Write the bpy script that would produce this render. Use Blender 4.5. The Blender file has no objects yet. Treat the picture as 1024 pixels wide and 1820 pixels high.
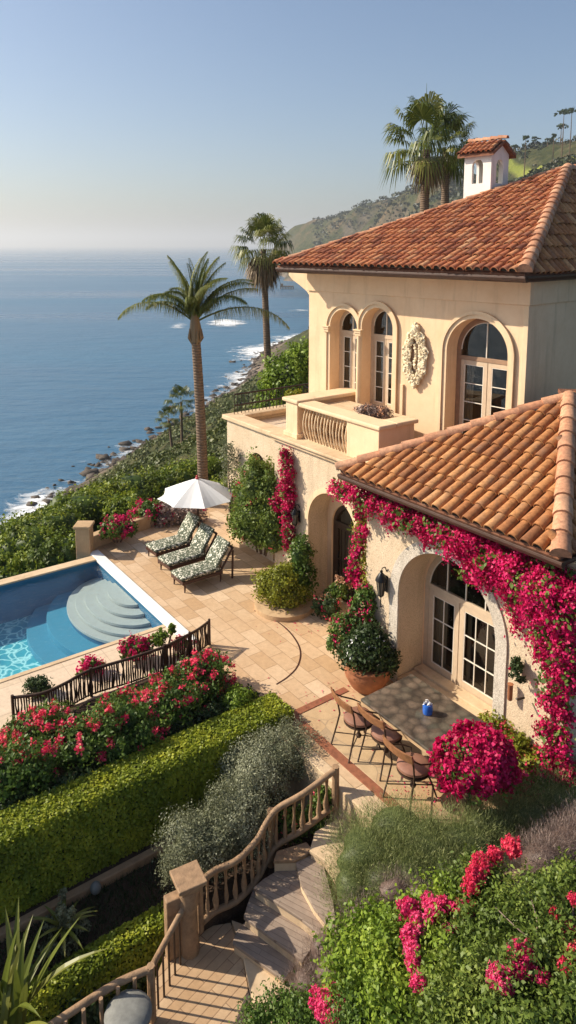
import bpy, bmesh, math, random
import numpy as np
from mathutils import Vector, Matrix
from mathutils.geometry import tessellate_polygon
R = math.radians
scn = bpy.context.scene
col = scn.collection
rng = np.random.default_rng(7)
random.seed(7)

# ------------------------------------------------------------------ camera
FPX = 1280.0; PITCH = R(9); HC = 9.0; HOR = 434.0
V0 = HOR + FPX*math.tan(PITCH)
cam = bpy.data.cameras.new('camera'); camo = bpy.data.objects.new('camera', cam); col.objects.link(camo)
camo.location = (0, 0, HC); camo.rotation_euler = (R(90)-PITCH, 0, 0)
cam.sensor_fit = 'AUTO'; cam.sensor_width = 36; cam.lens = FPX/1820*36
cam.shift_x = 0; cam.shift_y = -(910-V0)/1820
cam.clip_start = .1; cam.clip_end = 60000
scn.camera = camo

# ------------------------------------------------------------------ light
SUN_TO = Vector((-1.0, .18, 0)).normalized(); ELEV = R(35)
w = bpy.data.worlds.new('World'); scn.world = w; w.use_nodes = True
nt = w.node_tree; nt.nodes.clear()
sky = nt.nodes.new('ShaderNodeTexSky'); sky.sky_type = 'NISHITA'; sky.sun_disc = False
sky.sun_elevation = ELEV
sky.sun_rotation = math.atan2(SUN_TO.x, SUN_TO.y)
sky.altitude = 0; sky.air_density = 1.0; sky.dust_density = 1.9; sky.ozone_density = 3.0
bg = nt.nodes.new('ShaderNodeBackground'); bg.inputs[1].default_value = .095
wo = nt.nodes.new('ShaderNodeOutputWorld')
nt.links.new(sky.outputs[0], bg.inputs[0]); nt.links.new(bg.outputs[0], wo.inputs[0])
sl = bpy.data.lights.new('sun', 'SUN'); so = bpy.data.objects.new('sun', sl); col.objects.link(so)
sl.energy = 5.0; sl.angle = R(.5); sl.color = (1.0, .89, .72)
sd = Vector((SUN_TO.x*math.cos(ELEV), SUN_TO.y*math.cos(ELEV), math.sin(ELEV)))
so.rotation_euler = sd.to_track_quat('Z', 'Y').to_euler()
scn.view_settings.view_transform = 'Standard'; scn.view_settings.look = 'None'
scn.view_settings.exposure = 0.54; scn.view_settings.gamma = 1

# ------------------------------------------------------------------ frames and helpers
TH = R(36); D = np.array([-math.sin(TH), math.cos(TH)]); N = np.array([math.cos(TH), math.sin(TH)])
CAMP = np.array([0, 0, HC])
def ray(u, v):
    return np.array([0, math.cos(PITCH), -math.sin(PITCH)]) + np.array([1., 0, 0])*(u-512)/FPX \
        - np.array([0, math.sin(PITCH), math.cos(PITCH)])*(v-V0)/FPX
def P(u, v, z):                    # point at height z
    r = ray(u, v); return CAMP + r*((z-HC)/r[2])
def PN(u, v, n):                   # point on the vertical plane N = n
    r = ray(u, v); return CAMP + r*(n/(r[:2]@N))
def PY(u, v, y):
    r = ray(u, v); return CAMP + r*(y/r[1])
def W(d, n, z=0.0):
    q = D*d + N*n; return np.array([q[0], q[1], z])
def nrm(a): return a/np.maximum(np.linalg.norm(a, axis=-1, keepdims=True), 1e-9)

WL = {}                            # world location of every object built
def tag(o, label=None, cat=None, group=None, kind=None):
    if label: o['label'] = label
    if cat: o['category'] = cat
    if group: o['group'] = group
    if kind: o['kind'] = kind
    return o
def thing(name, label, cat, loc, group=None, kind=None):
    o = bpy.data.objects.new(name, None); col.objects.link(o); o.empty_display_size = .1
    o.location = loc; WL[o.name] = np.array(loc, float)
    return tag(o, label, cat, group, kind)
def link(name, me, mat, parent=None, loc=None):
    o = bpy.data.objects.new(name, me); col.objects.link(o)
    if mat: me.materials.append(mat)
    if parent is not None: o.parent = parent; WL[o.name] = WL[parent.name]
    else:
        WL[o.name] = np.zeros(3) if loc is None else np.array(loc, float)
        o.location = WL[o.name]
    return o
def npmesh(name, V, F, mat, parent=None, r=None, smooth=False, loc=None, k=None):
    """V (n,3) world, F (m,k) ints"""
    base = WL[parent.name] if parent is not None else (np.zeros(3) if loc is None else np.array(loc, float))
    V = np.asarray(V, float) - base; F = np.asarray(F); k = F.shape[1]
    me = bpy.data.meshes.new(name)
    me.vertices.add(len(V)); me.vertices.foreach_set('co', V.ravel())
    me.loops.add(F.size); me.loops.foreach_set('vertex_index', F.ravel().astype(np.int32))
    me.polygons.add(len(F)); me.polygons.foreach_set('loop_start', np.arange(0, F.size, k, dtype=np.int32))
    me.polygons.foreach_set('loop_total', np.full(len(F), k, dtype=np.int32))
    if smooth: me.polygons.foreach_set('use_smooth', np.ones(len(F), bool))
    me.update(calc_edges=True)
    if r is not None:
        a = me.attributes.new('r', 'FLOAT', 'POINT'); a.data.foreach_set('value', np.asarray(r, np.float32))
    return link(name, me, mat, parent, loc)

class MB:
    def __init__(s): s.v = []; s.f = []; s.r = []
    def add(s, vs, fs, r=0.5):
        b = len(s.v); s.v += [tuple(float(c) for c in v) for v in vs]; s.f += [tuple(b+i for i in f) for f in fs]; s.r += [r]*len(vs)
    def box(s, o, ex, ey, ez, r=.5):            # corner o and three edge vectors
        o, ex, ey, ez = [np.array(t, float) for t in (o, ex, ey, ez)]
        if np.dot(np.cross(ex, ey), ez) < 0: ex, ey = ey, ex
        c = [o, o+ex, o+ex+ey, o+ey, o+ez, o+ex+ez, o+ex+ey+ez, o+ey+ez]
        s.add(c, [(0,3,2,1),(4,5,6,7),(0,1,5,4),(1,2,6,5),(2,3,7,6),(3,0,4,7)], r)
    def boxDN(s, d0, d1, n0, n1, z0, z1, r=.5):
        s.box(W(d0, n0, z0), W(d1, n0, z0)-W(d0, n0, z0), W(d0, n1, z0)-W(d0, n0, z0), (0, 0, z1-z0), r)
    def tube(s, pts, rad, seg=8, cap=True, r=.5):
        pts = [np.array(p, float) for p in pts]; n = len(pts)
        rad = [rad]*n if np.isscalar(rad) else rad
        vs = []; up = np.array([0, 0, 1.]); ref = None
        for i in range(n):
            t = pts[min(i+1, n-1)] - pts[max(i-1, 0)]; t = t/max(np.linalg.norm(t), 1e-9)
            if ref is None: ref = np.array([1., 0, 0]) if abs(t[2]) > .8 else up
            a = np.cross(t, ref); a /= max(np.linalg.norm(a), 1e-9); b = np.cross(t, a); ref = -b if False else ref
            for k in range(seg):
                an = 2*math.pi*k/seg; vs.append(pts[i] + (a*math.cos(an)+b*math.sin(an))*rad[i])
        fs = [(i*seg+k, i*seg+(k+1) % seg, (i+1)*seg+(k+1) % seg, (i+1)*seg+k) for i in range(n-1) for k in range(seg)]
        if cap: fs += [tuple(range(seg)), tuple((n-1)*seg+seg-1-k for k in range(seg))]
        s.add(vs, fs, r)
    def lathe(s, c, prof, seg=24, r=.5):
        vs = []; n = len(prof)
        for (rr, z) in prof:
            for k in range(seg):
                an = 2*math.pi*k/seg; vs.append((c[0]+rr*math.cos(an), c[1]+rr*math.sin(an), c[2]+z))
        fs = [(i*seg+k, i*seg+(k+1) % seg, (i+1)*seg+(k+1) % seg, (i+1)*seg+k) for i in range(n-1) for k in range(seg)]
        fs += [tuple(seg-1-k for k in range(seg)), tuple((n-1)*seg+k for k in range(seg))]
        s.add(vs, fs, r)
    def prism(s, poly, z0, z1, r=.5):            # poly: list of xy (ccw or not)
        n = len(poly); A = sum(poly[i][0]*poly[(i+1) % n][1]-poly[(i+1) % n][0]*poly[i][1] for i in range(n))
        if A < 0: poly = poly[::-1]
        vs = [(p[0], p[1], z0) for p in poly]+[(p[0], p[1], z1) for p in poly]
        tr = tessellate_polygon([[Vector((p[0], p[1], 0)) for p in poly]])
        fs = []
        for t in tr:
            a, b, c = [Vector(poly[i][:2]).to_3d() for i in t]
            if (b-a).cross(c-a).z < 0: t = t[::-1]
            fs.append(tuple(n+i for i in t)); fs.append(tuple(t[::-1]))
        fs += [(i, (i+1) % n, n+(i+1) % n, n+i) for i in range(n)]
        s.add(vs, fs, r)
    def build(s, name, mat, parent=None, smooth=False, bevel=0, loc=None, auto=False):
        base = WL[parent.name] if parent is not None else (np.zeros(3) if loc is None else np.array(loc, float))
        me = bpy.data.meshes.new(name)
        me.from_pydata([tuple(np.array(v)-base) for v in s.v], [], s.f); me.update()
        a = me.attributes.new('r', 'FLOAT', 'POINT'); a.data.foreach_set('value', np.asarray(s.r, np.float32))
        if smooth: me.polygons.foreach_set('use_smooth', np.ones(len(me.polygons), bool))
        if smooth == 'a' or auto:
            me.set_sharp_from_angle(angle=R(38))
        o = link(name, me, mat, parent, loc)
        if bevel:
            m = o.modifiers.new('bevel', 'BEVEL'); m.width = bevel; m.segments = 2; m.limit_method = 'ANGLE'; m.angle_limit = R(40)
        return o

class Plane:                       # upright wall frame: a along, z up, n outward
    def __init__(s, o, eu, en): s.o = np.array([o[0], o[1], 0.]); s.eu = np.array([eu[0], eu[1], 0.]); s.en = np.array([en[0], en[1], 0.])
    def pt(s, a, z, n=0): return s.o + s.eu*a + s.en*n + np.array([0, 0, z])
    def box(s, mb, a0, a1, z0, z1, n0, n1, r=.5):
        mb.box(s.pt(a0, z0, n0), s.eu*(a1-a0), s.en*(n1-n0), (0, 0, z1-z0), r)
    def panel(s, mb, outline, holes, n0, n1):    # slab from n0 (inner) to n1 (outer face) with reveals
        loops = [outline]+holes
        flat = [p for l in loops for p in l]
        tr = tessellate_polygon([[Vector((p[0], p[1], 0)) for p in l] for l in loops])
        m = len(flat); vs = [s.pt(a, z, n1) for a, z in flat]+[s.pt(a, z, n0) for a, z in flat]
        fs = []
        for t in tr:
            p, q, c = [vs[i] for i in t]
            if np.dot(np.cross(q-p, c-p), s.en) < 0: t = t[::-1]
            fs.append(tuple(t)); fs.append(tuple(m+i for i in t[::-1]))
        b = 0
        for l in loops:
            k = len(l); fs += [(b+i, b+(i+1) % k, m+b+(i+1) % k, m+b+i) for i in range(k)]; b += k
        mb.add(vs, fs)
    def ring(s, mb, inner, outer, n0, n1, closed=False, r=.5):
        k = len(inner); vs = []
        for i in range(k):
            for (a, z), n in ((inner[i], n1), (outer[i], n1), (outer[i], n0), (inner[i], n0)): vs.append(s.pt(a, z, n))
        fs = []
        for i in range(k if closed else k-1):
            j = (i+1) % k
            for e in range(4): f = (e+1) % 4; fs.append((i*4+e, i*4+f, j*4+f, j*4+e))
        if not closed: fs += [(0, 1, 2, 3), ((k-1)*4+3, (k-1)*4+2, (k-1)*4+1, (k-1)*4)]
        mb.add(vs, fs, r)
    def sheet(s, mb, outline, n):
        tr = tessellate_polygon([[Vector((p[0], p[1], 0)) for p in outline]])
        mb.add([s.pt(a, z, n) for a, z in outline], [tuple(t) for t in tr])
def arch(a0, a1, z0, zs, seg=24, rise=None):
    c = (a0+a1)/2; w_ = (a1-a0)/2; h = w_ if rise is None else rise
    return [(a0, z0)] + [(c-w_*math.cos(math.pi*i/seg), zs+h*math.sin(math.pi*i/seg)) for i in range(seg+1)] + [(a1, z0)]
def ngrid(V, F, mb, r=.5): mb.add(V, F, r)

# ------------------------------------------------------------------ noise for terrain
def vnoise(x, y, seed=0):
    xi = np.floor(x).astype(np.int64); yi = np.floor(y).astype(np.int64); xf = x-xi; yf = y-yi
    def h(a, b):
        n = (a*374761393 + b*668265263 + seed*1442695) & 0x7fffffff; n = ((n ^ (n >> 13))*1274126177) & 0x7fffffff
        return ((n ^ (n >> 16)) & 0xffff)/65535.0
    u = xf*xf*(3-2*xf); v = yf*yf*(3-2*yf)
    return (h(xi, yi)*(1-u)+h(xi+1, yi)*u)*(1-v)+(h(xi, yi+1)*(1-u)+h(xi+1, yi+1)*u)*v
def fbm(x, y, o=5, seed=0):
    t = 0; a = .5; s = 0
    for i in range(o): t = t+a*vnoise(x*2**i, y*2**i, seed+i); s += a; a *= .5
    return t/s*2-1

# ------------------------------------------------------------------ materials
MAT = {}
def mat(name):
    m = bpy.data.materials.new(name); m.use_nodes = True; MAT[name] = m
    n = m.node_tree.nodes; n.clear(); o = n.new('ShaderNodeOutputMaterial'); b = n.new('ShaderNodeBsdfPrincipled')
    m.node_tree.links.new(b.outputs[0], o.inputs[0]); return m, m.node_tree, b, o
def nd(t, typ, **kw):
    n = t.nodes.new(typ)
    for k, v in kw.items():
        if k in n.inputs.keys() if isinstance(k, str) else False: n.inputs[k].default_value = v
        elif hasattr(n, k): setattr(n, k, v)
    return n
def coords(t, scale=1.0, rot=0.0, typ='pos'):
    g = t.nodes.new('ShaderNodeNewGeometry') if typ == 'pos' else t.nodes.new('ShaderNodeTexCoord')
    mp = t.nodes.new('ShaderNodeMapping')
    sc = (scale,)*3 if np.isscalar(scale) else scale
    mp.inputs['Scale'].default_value = sc; mp.inputs['Rotation'].default_value = (0, 0, rot)
    t.links.new(g.outputs['Position' if typ == 'pos' else 'Object'], mp.inputs[0]); return mp.outputs[0]
def noise(t, vec, scale, detail=4, rough=.55, dist=0):
    n = t.nodes.new('ShaderNodeTexNoise'); n.inputs['Scale'].default_value = scale; n.inputs['Detail'].default_value = detail
    n.inputs['Roughness'].default_value = rough; n.inputs['Distortion'].default_value = dist
    t.links.new(vec, n.inputs['Vector']); return n.outputs['Fac']
def ramp(t, fac, stops, interp='LINEAR'):
    r = t.nodes.new('ShaderNodeValToRGB'); r.color_ramp.interpolation = interp
    e = r.color_ramp.elements
    while len(e) < len(stops): e.new(.5)
    for i, (p, c) in enumerate(stops): e[i].position = p; e[i].color = tuple(c)+((1,) if len(c) == 3 else ())
    t.links.new(fac, r.inputs[0]); return r.outputs[0]
def mixc(t, fac, a, b, mode='MIX'):
    m = t.nodes.new('ShaderNodeMix'); m.data_type = 'RGBA'; m.blend_type = mode
    for i, x in ((0, fac), (6, a), (7, b)):
        if hasattr(x, 'node'): t.links.new(x, m.inputs[i])
        else: m.inputs[i].default_value = (tuple(x)+(1,) if not np.isscalar(x) else x)
    return m.outputs[2]
def bump(t, h, b, strength=.3, dist=.02, prev=None):
    n = t.nodes.new('ShaderNodeBump'); n.inputs['Strength'].default_value = strength; n.inputs['Distance'].default_value = dist
    t.links.new(h, n.inputs['Height'])
    if prev: t.links.new(prev, n.inputs['Normal'])
    t.links.new(n.outputs[0], b.inputs['Normal']); return n.outputs[0]
def attr(t, name='r'):
    a = t.nodes.new('ShaderNodeAttribute'); a.attribute_name = name; return a.outputs['Fac']

def m_plain(name, c, rough=.6, var=.25, scale=6, metal=0, bmp=.15, bd=.01, spec=.4):
    m, t, b, o = mat(name); v = coords(t)
    f = noise(t, v, scale, 5, .6)
    c2 = tuple(x*(1-var) for x in c)
    L = t.links.new
    L(ramp(t, f, [(.3, c2), (.7, c)]), b.inputs['Base Color'])
    b.inputs['Roughness'].default_value = rough; b.inputs['Metallic'].default_value = metal
    b.inputs['Specular IOR Level'].default_value = spec
    if bmp: bump(t, noise(t, v, scale*6, 3), b, bmp, bd)
    return m
def m_stucco(name, c1, c2, gr=30, strength=.5, dist=.02, lumps=None):
    m, t, b, o = mat(name); v = coords(t)
    f = noise(t, v, 1.3, 6, .65); f2 = noise(t, v, 9, 4, .6)
    c = ramp(t, f, [(.3, c2), (.62, c1)]); c = mixc(t, .25, c, ramp(t, f2, [(.35, c2), (.65, c1)]))
    sk = noise(t, coords(t, (2.4, 2.4, .22)), 1.6, 5, .65)
    c = mixc(t, ramp(t, sk, [(.53, (0,)*3), (.74, (.5,)*3)]), c, tuple(x*.62 for x in c2))
    if lumps:                       # fine pebble dash: dark pits between the grains
        vo = t.nodes.new('ShaderNodeTexVoronoi'); vo.inputs['Scale'].default_value = lumps*1.5; t.links.new(v, vo.inputs['Vector'])
        c = mixc(t, ramp(t, vo.outputs['Distance'], [(.35, (0, 0, 0)), (.8, (.5,)*3)]), c, tuple(x*.55 for x in c2))
    t.links.new(c, b.inputs['Base Color']); b.inputs['Roughness'].default_value = .92; b.inputs['Specular IOR Level'].default_value = .2
    bump(t, noise(t, v, gr, 4, .7), b, strength, dist); return m
m_stucco('stucco', (.72, .575, .41), (.60, .46, .31), 32, .5, .03, 34)
m_stucco('stucco_smooth', (.80, .585, .38), (.71, .49, .30), 14, .15, .01)
m_stucco('stucco_white', (.80, .76, .70), (.70, .66, .60), 18, .2, .01)
m_stucco('trim', (.76, .57, .37), (.66, .48, .30), 20, .15, .008)
m_stucco('pebble_trim', (.70, .63, .54), (.5, .43, .34), 30, .6, .03, 26)
m_stucco('cap_stone', (.66, .50, .33), (.50, .36, .22), 16, .2, .01)
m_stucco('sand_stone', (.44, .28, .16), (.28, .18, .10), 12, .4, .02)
m_stucco('low_wall', (.52, .36, .21), (.38, .25, .14), 10, .4, .02)

def m_tile(name, c1, c2, mortar, bw, bh, msize, rot, rough=.6, bmp=.5, off=.5, third=None, nvar=.35):
    m, t, b, o = mat(name); v = coords(t, 1, rot)
    br = t.nodes.new('ShaderNodeTexBrick'); br.offset = off
    for k, x in (('Color1', c1), ('Color2', c2), ('Mortar', mortar)): br.inputs[k].default_value = tuple(x)+(1,)
    br.inputs['Scale'].default_value = 1; br.inputs['Mortar Size'].default_value = msize; br.inputs['Brick Width'].default_value = bw
    br.inputs['Row Height'].default_value = bh; br.inputs['Mortar Smooth'].default_value = .3
    t.links.new(v, br.inputs['Vector'])
    n1 = noise(t, v, .55, 5, .6); n2 = noise(t, v, 9, 6, .7)
    c = mixc(t, ramp(t, n1, [(.35, (0,)*3), (.7, (.55,)*3)]), br.outputs['Color'], third or c2)
    c = mixc(t, nvar, c, ramp(t, n2, [(.3, (.55, .5, .45)), (.65, (1.1, 1.08, 1.05))]), 'MULTIPLY')
    t.links.new(c, b.inputs['Base Color']); b.inputs['Roughness'].default_value = rough; b.inputs['Specular IOR Level'].default_value = .35
    inv = t.nodes.new('ShaderNodeMath'); inv.operation = 'SUBTRACT'; inv.inputs[0].default_value = 1; t.links.new(br.outputs['Fac'], inv.inputs[1])
    p = bump(t, inv.outputs[0], b, bmp, .012); bump(t, n2, b, .15, .01, p); return m
m_tile('patio_tile', (.50, .33, .185), (.70, .53, .36), (.30, .195, .11), .62, .36, .007, -R(126), third=(.48, .30, .16))
m_tile('landing_tile', (.46, .30, .17), (.56, .40, .25), (.20, .12, .07), .9, .14, .006, -R(50), third=(.42, .26, .14))
m_tile('deck_tile', (.60, .47, .33), (.68, .54, .40), (.40, .29, .20), .9, .9, .006, -R(126), off=0)
# irregular flagstones by the table
m, t, b, o = mat('flagstone'); v = coords(t)
vo = t.nodes.new('ShaderNodeTexVoronoi'); vo.inputs['Scale'].default_value = 1.5; t.links.new(v, vo.inputs['Vector'])
ve = t.nodes.new('ShaderNodeTexVoronoi'); ve.feature = 'DISTANCE_TO_EDGE'; ve.inputs['Scale'].default_value = 1.5; t.links.new(v, ve.inputs['Vector'])
cc = ramp(t, vo.outputs['Color'], [(.1, (.46, .29, .15)), (.5, (.56, .40, .23)), (.9, (.43, .31, .19))])
cc = mixc(t, .4, cc, ramp(t, noise(t, v, 5, 6, .7), [(.3, (.6, .55, .5)), (.7, (1.1, 1.1, 1.1))]), 'MULTIPLY')
cc = mixc(t, ramp(t, ve.outputs['Distance'], [(0, (1, 1, 1)), (.018, (0, 0, 0))]), cc, (.34, .24, .15))
t.links.new(cc, b.inputs['Base Color']); b.inputs['Roughness'].default_value = .7
bump(t, noise(t, v, 7, 5), b, .3, .02)

def m_terracotta(name, cs, scale=14):
    m, t, b, o = mat(name); v = coords(t)
    c = ramp(t, attr(t), cs); f = noise(t, v, scale, 6, .7); f2 = noise(t, v, 3, 4)
    c = mixc(t, .75, c, ramp(t, f, [(.3, (.42, .38, .36)), (.62, (1.12, 1.12, 1.12))]), 'MULTIPLY')
    c = mixc(t, ramp(t, f2, [(.52, (0,)*3), (.72, (.55,)*3)]), c, (.24, .15, .10))
    t.links.new(c, b.inputs['Base Color']); b.inputs['Roughness'].default_value = .75; b.inputs['Specular IOR Level'].default_value = .3
    bump(t, f, b, .35, .012); return m
m_terracotta('tile_upper', [(0, (.17, .06, .035)), (.3, (.36, .12, .055)), (.65, (.50, .19, .08)), (.88, (.55, .27, .13)), (1, (.58, .38, .23))])
m_terracotta('tile_lower', [(0, (.20, .085, .04)), (.3, (.37, .15, .055)), (.7, (.50, .23, .085)), (1, (.58, .33, .16))])
m_terracotta('ridge_cap', [(0, (.48, .22, .12)), (1, (.62, .34, .20))])
m_terracotta('tile_under', [(0, (.20, .08, .045)), (1, (.26, .11, .06))])
m_plain('pot_clay', (.42, .16, .07), .7, .5, 5, bmp=.4)
m_plain('pot_dark', (.06, .035, .025), .5, .3, 5)
m_plain('gutter', (.085, .042, .028), .45, .35, 6)
m_plain('fascia', (.10, .055, .035), .6, .3, 6)
m_plain('iron', (.035, .02, .014), .45, .3, 30, metal=.3)
m_plain('rust_iron', (.075, .04, .022), .6, .5, 18, metal=.2, bmp=.5)
m_plain('black_metal', (.012, .012, .013), .35, .2, 20, metal=.4)
m_plain('frame_cream', (.60, .46, .32), .5, .15, 8, bmp=.05)
m_plain('frame_brown', (.34, .21, .13), .5, .2, 8, bmp=.05)
m_plain('muntin', (.78, .72, .62), .45, .1, 8, bmp=0)
m_plain('dark_frame', (.05, .028, .018), .4, .2, 8)
m_plain('shade_dark', (.02, .016, .012), .9, .2, 2, bmp=0)
m_plain('white_cloth', (.88, .87, .85), .85, .04, 3, bmp=.1)
m_plain('white_stone', (.82, .80, .77), .6, .1, 5, bmp=.1)
m_plain('pool_blue', (.05, .25, .38), .7, .08, 3, bmp=.1)
m_plain('plaster_step', (.46, .45, .42), .7, .08, 5, bmp=.1)
m_plain('rail_stone', (.40, .25, .14), .7, .45, 9, bmp=.4, bd=.02)
m_tile('step_stone', (.27, .205, .16), (.34, .265, .21), (.17, .12, .09), 1.6, .085, .004, -R(150), third=(.22, .165, .13))
m_plain('border_brick', (.33, .12, .06), .7, .4, 9, bmp=.3)
m_plain('leather', (.30, .145, .095), .45, .3, 7, bmp=.1)
m_plain('wood_rail', (.36, .16, .07), .5, .45, 12, bmp=.2)
m_plain('dark_wood', (.075, .028, .018), .4, .4, 12)
m_plain('soil', (.085, .05, .03), .95, .5, 6, bmp=.9, bd=.05)
m_plain('grey_stone', (.22, .22, .20), .7, .3, 14, bmp=.4)
m_plain('blue_glaze', (.02, .12, .50), .25, .15, 6, bmp=0, spec=.6)
m_plain('bark', (.16, .10, .06), .9, .5, 14, bmp=.8, bd=.03)
m_plain('twig', (.30, .22, .17), .9, .4, 9, bmp=0)
m_plain('copper', (.55, .20, .08), .4, .2, 9, metal=.5, bmp=0)
m_plain('pool_plaster', (.03, .15, .27), .7, .12, 3, bmp=.1)

# palm bark with rings
m, t, b, o = mat('palm_bark'); v = coords(t, 1, 0, 'obj')
wv = t.nodes.new('ShaderNodeTexWave'); wv.bands_direction = 'Z'; wv.inputs['Scale'].default_value = 3.2; wv.inputs['Distortion'].default_value = 1.2
wv.inputs['Detail'].default_value = 3; t.links.new(v, wv.inputs['Vector'])
cc = mixc(t, .5, ramp(t, wv.outputs['Fac'], [(.1, (.08, .05, .032)), (.7, (.21, .14, .09))]), ramp(t, noise(t, v, 8, 5), [(.3, (.09, .06, .04)), (.7, (.24, .165, .11))]))
t.links.new(cc, b.inputs['Base Color']); b.inputs['Roughness'].default_value = .9; bump(t, wv.outputs['Fac'], b, .6, .03)

# mosaic table top of rounded stones
m, t, b, o = mat('table_stone'); v = coords(t)
vo = t.nodes.new('ShaderNodeTexVoronoi'); vo.inputs['Scale'].default_value = 5.6; t.links.new(v, vo.inputs['Vector'])
c = ramp(t, vo.outputs['Color'], [(.1, (.075, .058, .042)), (.5, (.17, .125, .09)), (.9, (.10, .095, .07))])
c = mixc(t, ramp(t, vo.outputs['Distance'], [(.3, (0,)*3), (.8, (.8,)*3)]), c, (.025, .02, .016))
c = mixc(t, .5, c, ramp(t, noise(t, v, 22, 5, .75), [(.3, (.4, .4, .4)), (.7, (1.5, 1.45, 1.4))]), 'MULTIPLY')
t.links.new(c, b.inputs['Base Color']); b.inputs['Roughness'].default_value = .45
iv = t.nodes.new('ShaderNodeMath'); iv.operation = 'SUBTRACT'; iv.inputs[0].default_value = 1; t.links.new(vo.outputs['Distance'], iv.inputs[1])
bump(t, iv.outputs[0], b, .4, .02, bump(t, noise(t, v, 30, 4), b, .3, .01))

# patterned cushion cloth
m, t, b, o = mat('leaf_cloth'); v = coords(t, 1, 0, 'obj')
vo = t.nodes.new('ShaderNodeTexVoronoi'); vo.inputs['Scale'].default_value = 17; vo.inputs['Randomness'].default_value = 1; t.links.new(v, vo.inputs['Vector'])
f = noise(t, v, 15, 2, .5, 1.2)
mm = t.nodes.new('ShaderNodeMath'); mm.operation = 'MULTIPLY_ADD'; t.links.new(vo.outputs['Distance'], mm.inputs[0]); mm.inputs[1].default_value = .45; t.links.new(f, mm.inputs[2])
c = ramp(t, mm.outputs[0], [(.60, (.72, .69, .58)), (.66, (.16, .17, .115)), (.78, (.07, .085, .055))])
t.links.new(c, b.inputs['Base Color']); b.inputs['Roughness'].default_value = .9

# glass
def m_glass(name, tint, f0=.06, rough=.02, wav=0):
    m, t, b, o = mat(name); t.nodes.remove(b)
    tr = t.nodes.new('ShaderNodeBsdfTransparent'); tr.inputs[0].default_value = tuple(tint)+(1,)
    gl = t.nodes.new('ShaderNodeBsdfGlossy'); gl.inputs['Roughness'].default_value = rough
    lw = t.nodes.new('ShaderNodeLayerWeight'); lw.inputs['Blend'].default_value = .5
    fr_ = ramp(t, lw.outputs['Facing'], [(0, (f0,)*3), (.6, (f0*1.6,)*3), (.85, (.3,)*3), (1, (1,)*3)])
    mx = t.nodes.new('ShaderNodeMixShader'); t.links.new(fr_, mx.inputs[0]); t.links.new(tr.outputs[0], mx.inputs[1]); t.links.new(gl.outputs[0], mx.inputs[2])
    t.links.new(mx.outputs[0], o.inputs[0])
    if wav:
        v = coords(t); bn = t.nodes.new('ShaderNodeBump'); bn.inputs['Strength'].default_value = wav; bn.inputs['Distance'].default_value = .05
        t.links.new(noise(t, v, 5, 3, .6, .6), bn.inputs['Height']); t.links.new(bn.outputs[0], gl.inputs['Normal']); t.links.new(bn.outputs[0], lw.inputs['Normal'])
    return m
m_glass('pane', (.55, .57, .55)); m_glass('pool_water', (.84, .94, .96), wav=.6)
# pool floor: deep turquoise with sun caustics painted in as a pale web
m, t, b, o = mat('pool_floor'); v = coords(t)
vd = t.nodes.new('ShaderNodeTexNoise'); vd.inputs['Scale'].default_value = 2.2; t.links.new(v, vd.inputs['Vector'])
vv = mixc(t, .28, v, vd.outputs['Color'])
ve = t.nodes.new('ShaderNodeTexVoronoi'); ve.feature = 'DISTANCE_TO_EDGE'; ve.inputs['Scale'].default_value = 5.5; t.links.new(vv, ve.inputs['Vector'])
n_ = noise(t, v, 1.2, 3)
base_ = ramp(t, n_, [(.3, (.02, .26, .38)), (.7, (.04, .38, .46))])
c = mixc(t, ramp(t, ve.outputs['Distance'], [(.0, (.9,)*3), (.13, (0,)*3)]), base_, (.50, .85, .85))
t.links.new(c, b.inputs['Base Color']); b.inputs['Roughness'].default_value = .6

# sea
m, t, b, o = mat('sea'); v = coords(t, (1, 1, 1))
b.inputs['Base Color'].default_value = (.012, .065, .13, 1); b.inputs['Roughness'].default_value = .28; b.inputs['Specular IOR Level'].default_value = .45
v2 = coords(t, (1/26, 1/9, 1), R(18)); v3 = coords(t, (1/6, 1/2.6, 1), R(25)); v4 = coords(t, (1/700, 1/130, 1), R(8))
n1 = noise(t, v2, 1, 5, .6); n2 = noise(t, v3, 1, 6, .65); n4 = noise(t, v4, 1, 4, .5)
t.links.new(ramp(t, n4, [(.35, (.016, .085, .17)), (.65, (.045, .145, .24))]), b.inputs['Base Color'])
t.links.new(ramp(t, n4, [(.35, (.2,)*3), (.65, (.42,)*3)]), b.inputs['Roughness'])
p = bump(t, n1, b, .75, 2.2); bump(t, n2, b, .7, .7, p)

# surf foam
m, t, b, o = mat('foam'); v = coords(t, (1, 1, 1))
b.inputs['Base Color'].default_value = (.85, .87, .88, 1); b.inputs['Roughness'].default_value = .8
f = noise(t, v, .16, 8, .72, .8)
ad = t.nodes.new('ShaderNodeMath'); ad.operation = 'ADD'; t.links.new(f, ad.inputs[0]); t.links.new(attr(t), ad.inputs[1])
al = ramp(t, ad.outputs[0], [(.68, (0,)*3), (.95, (1,)*3)])
t.links.new(al, b.inputs['Alpha'])

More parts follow.
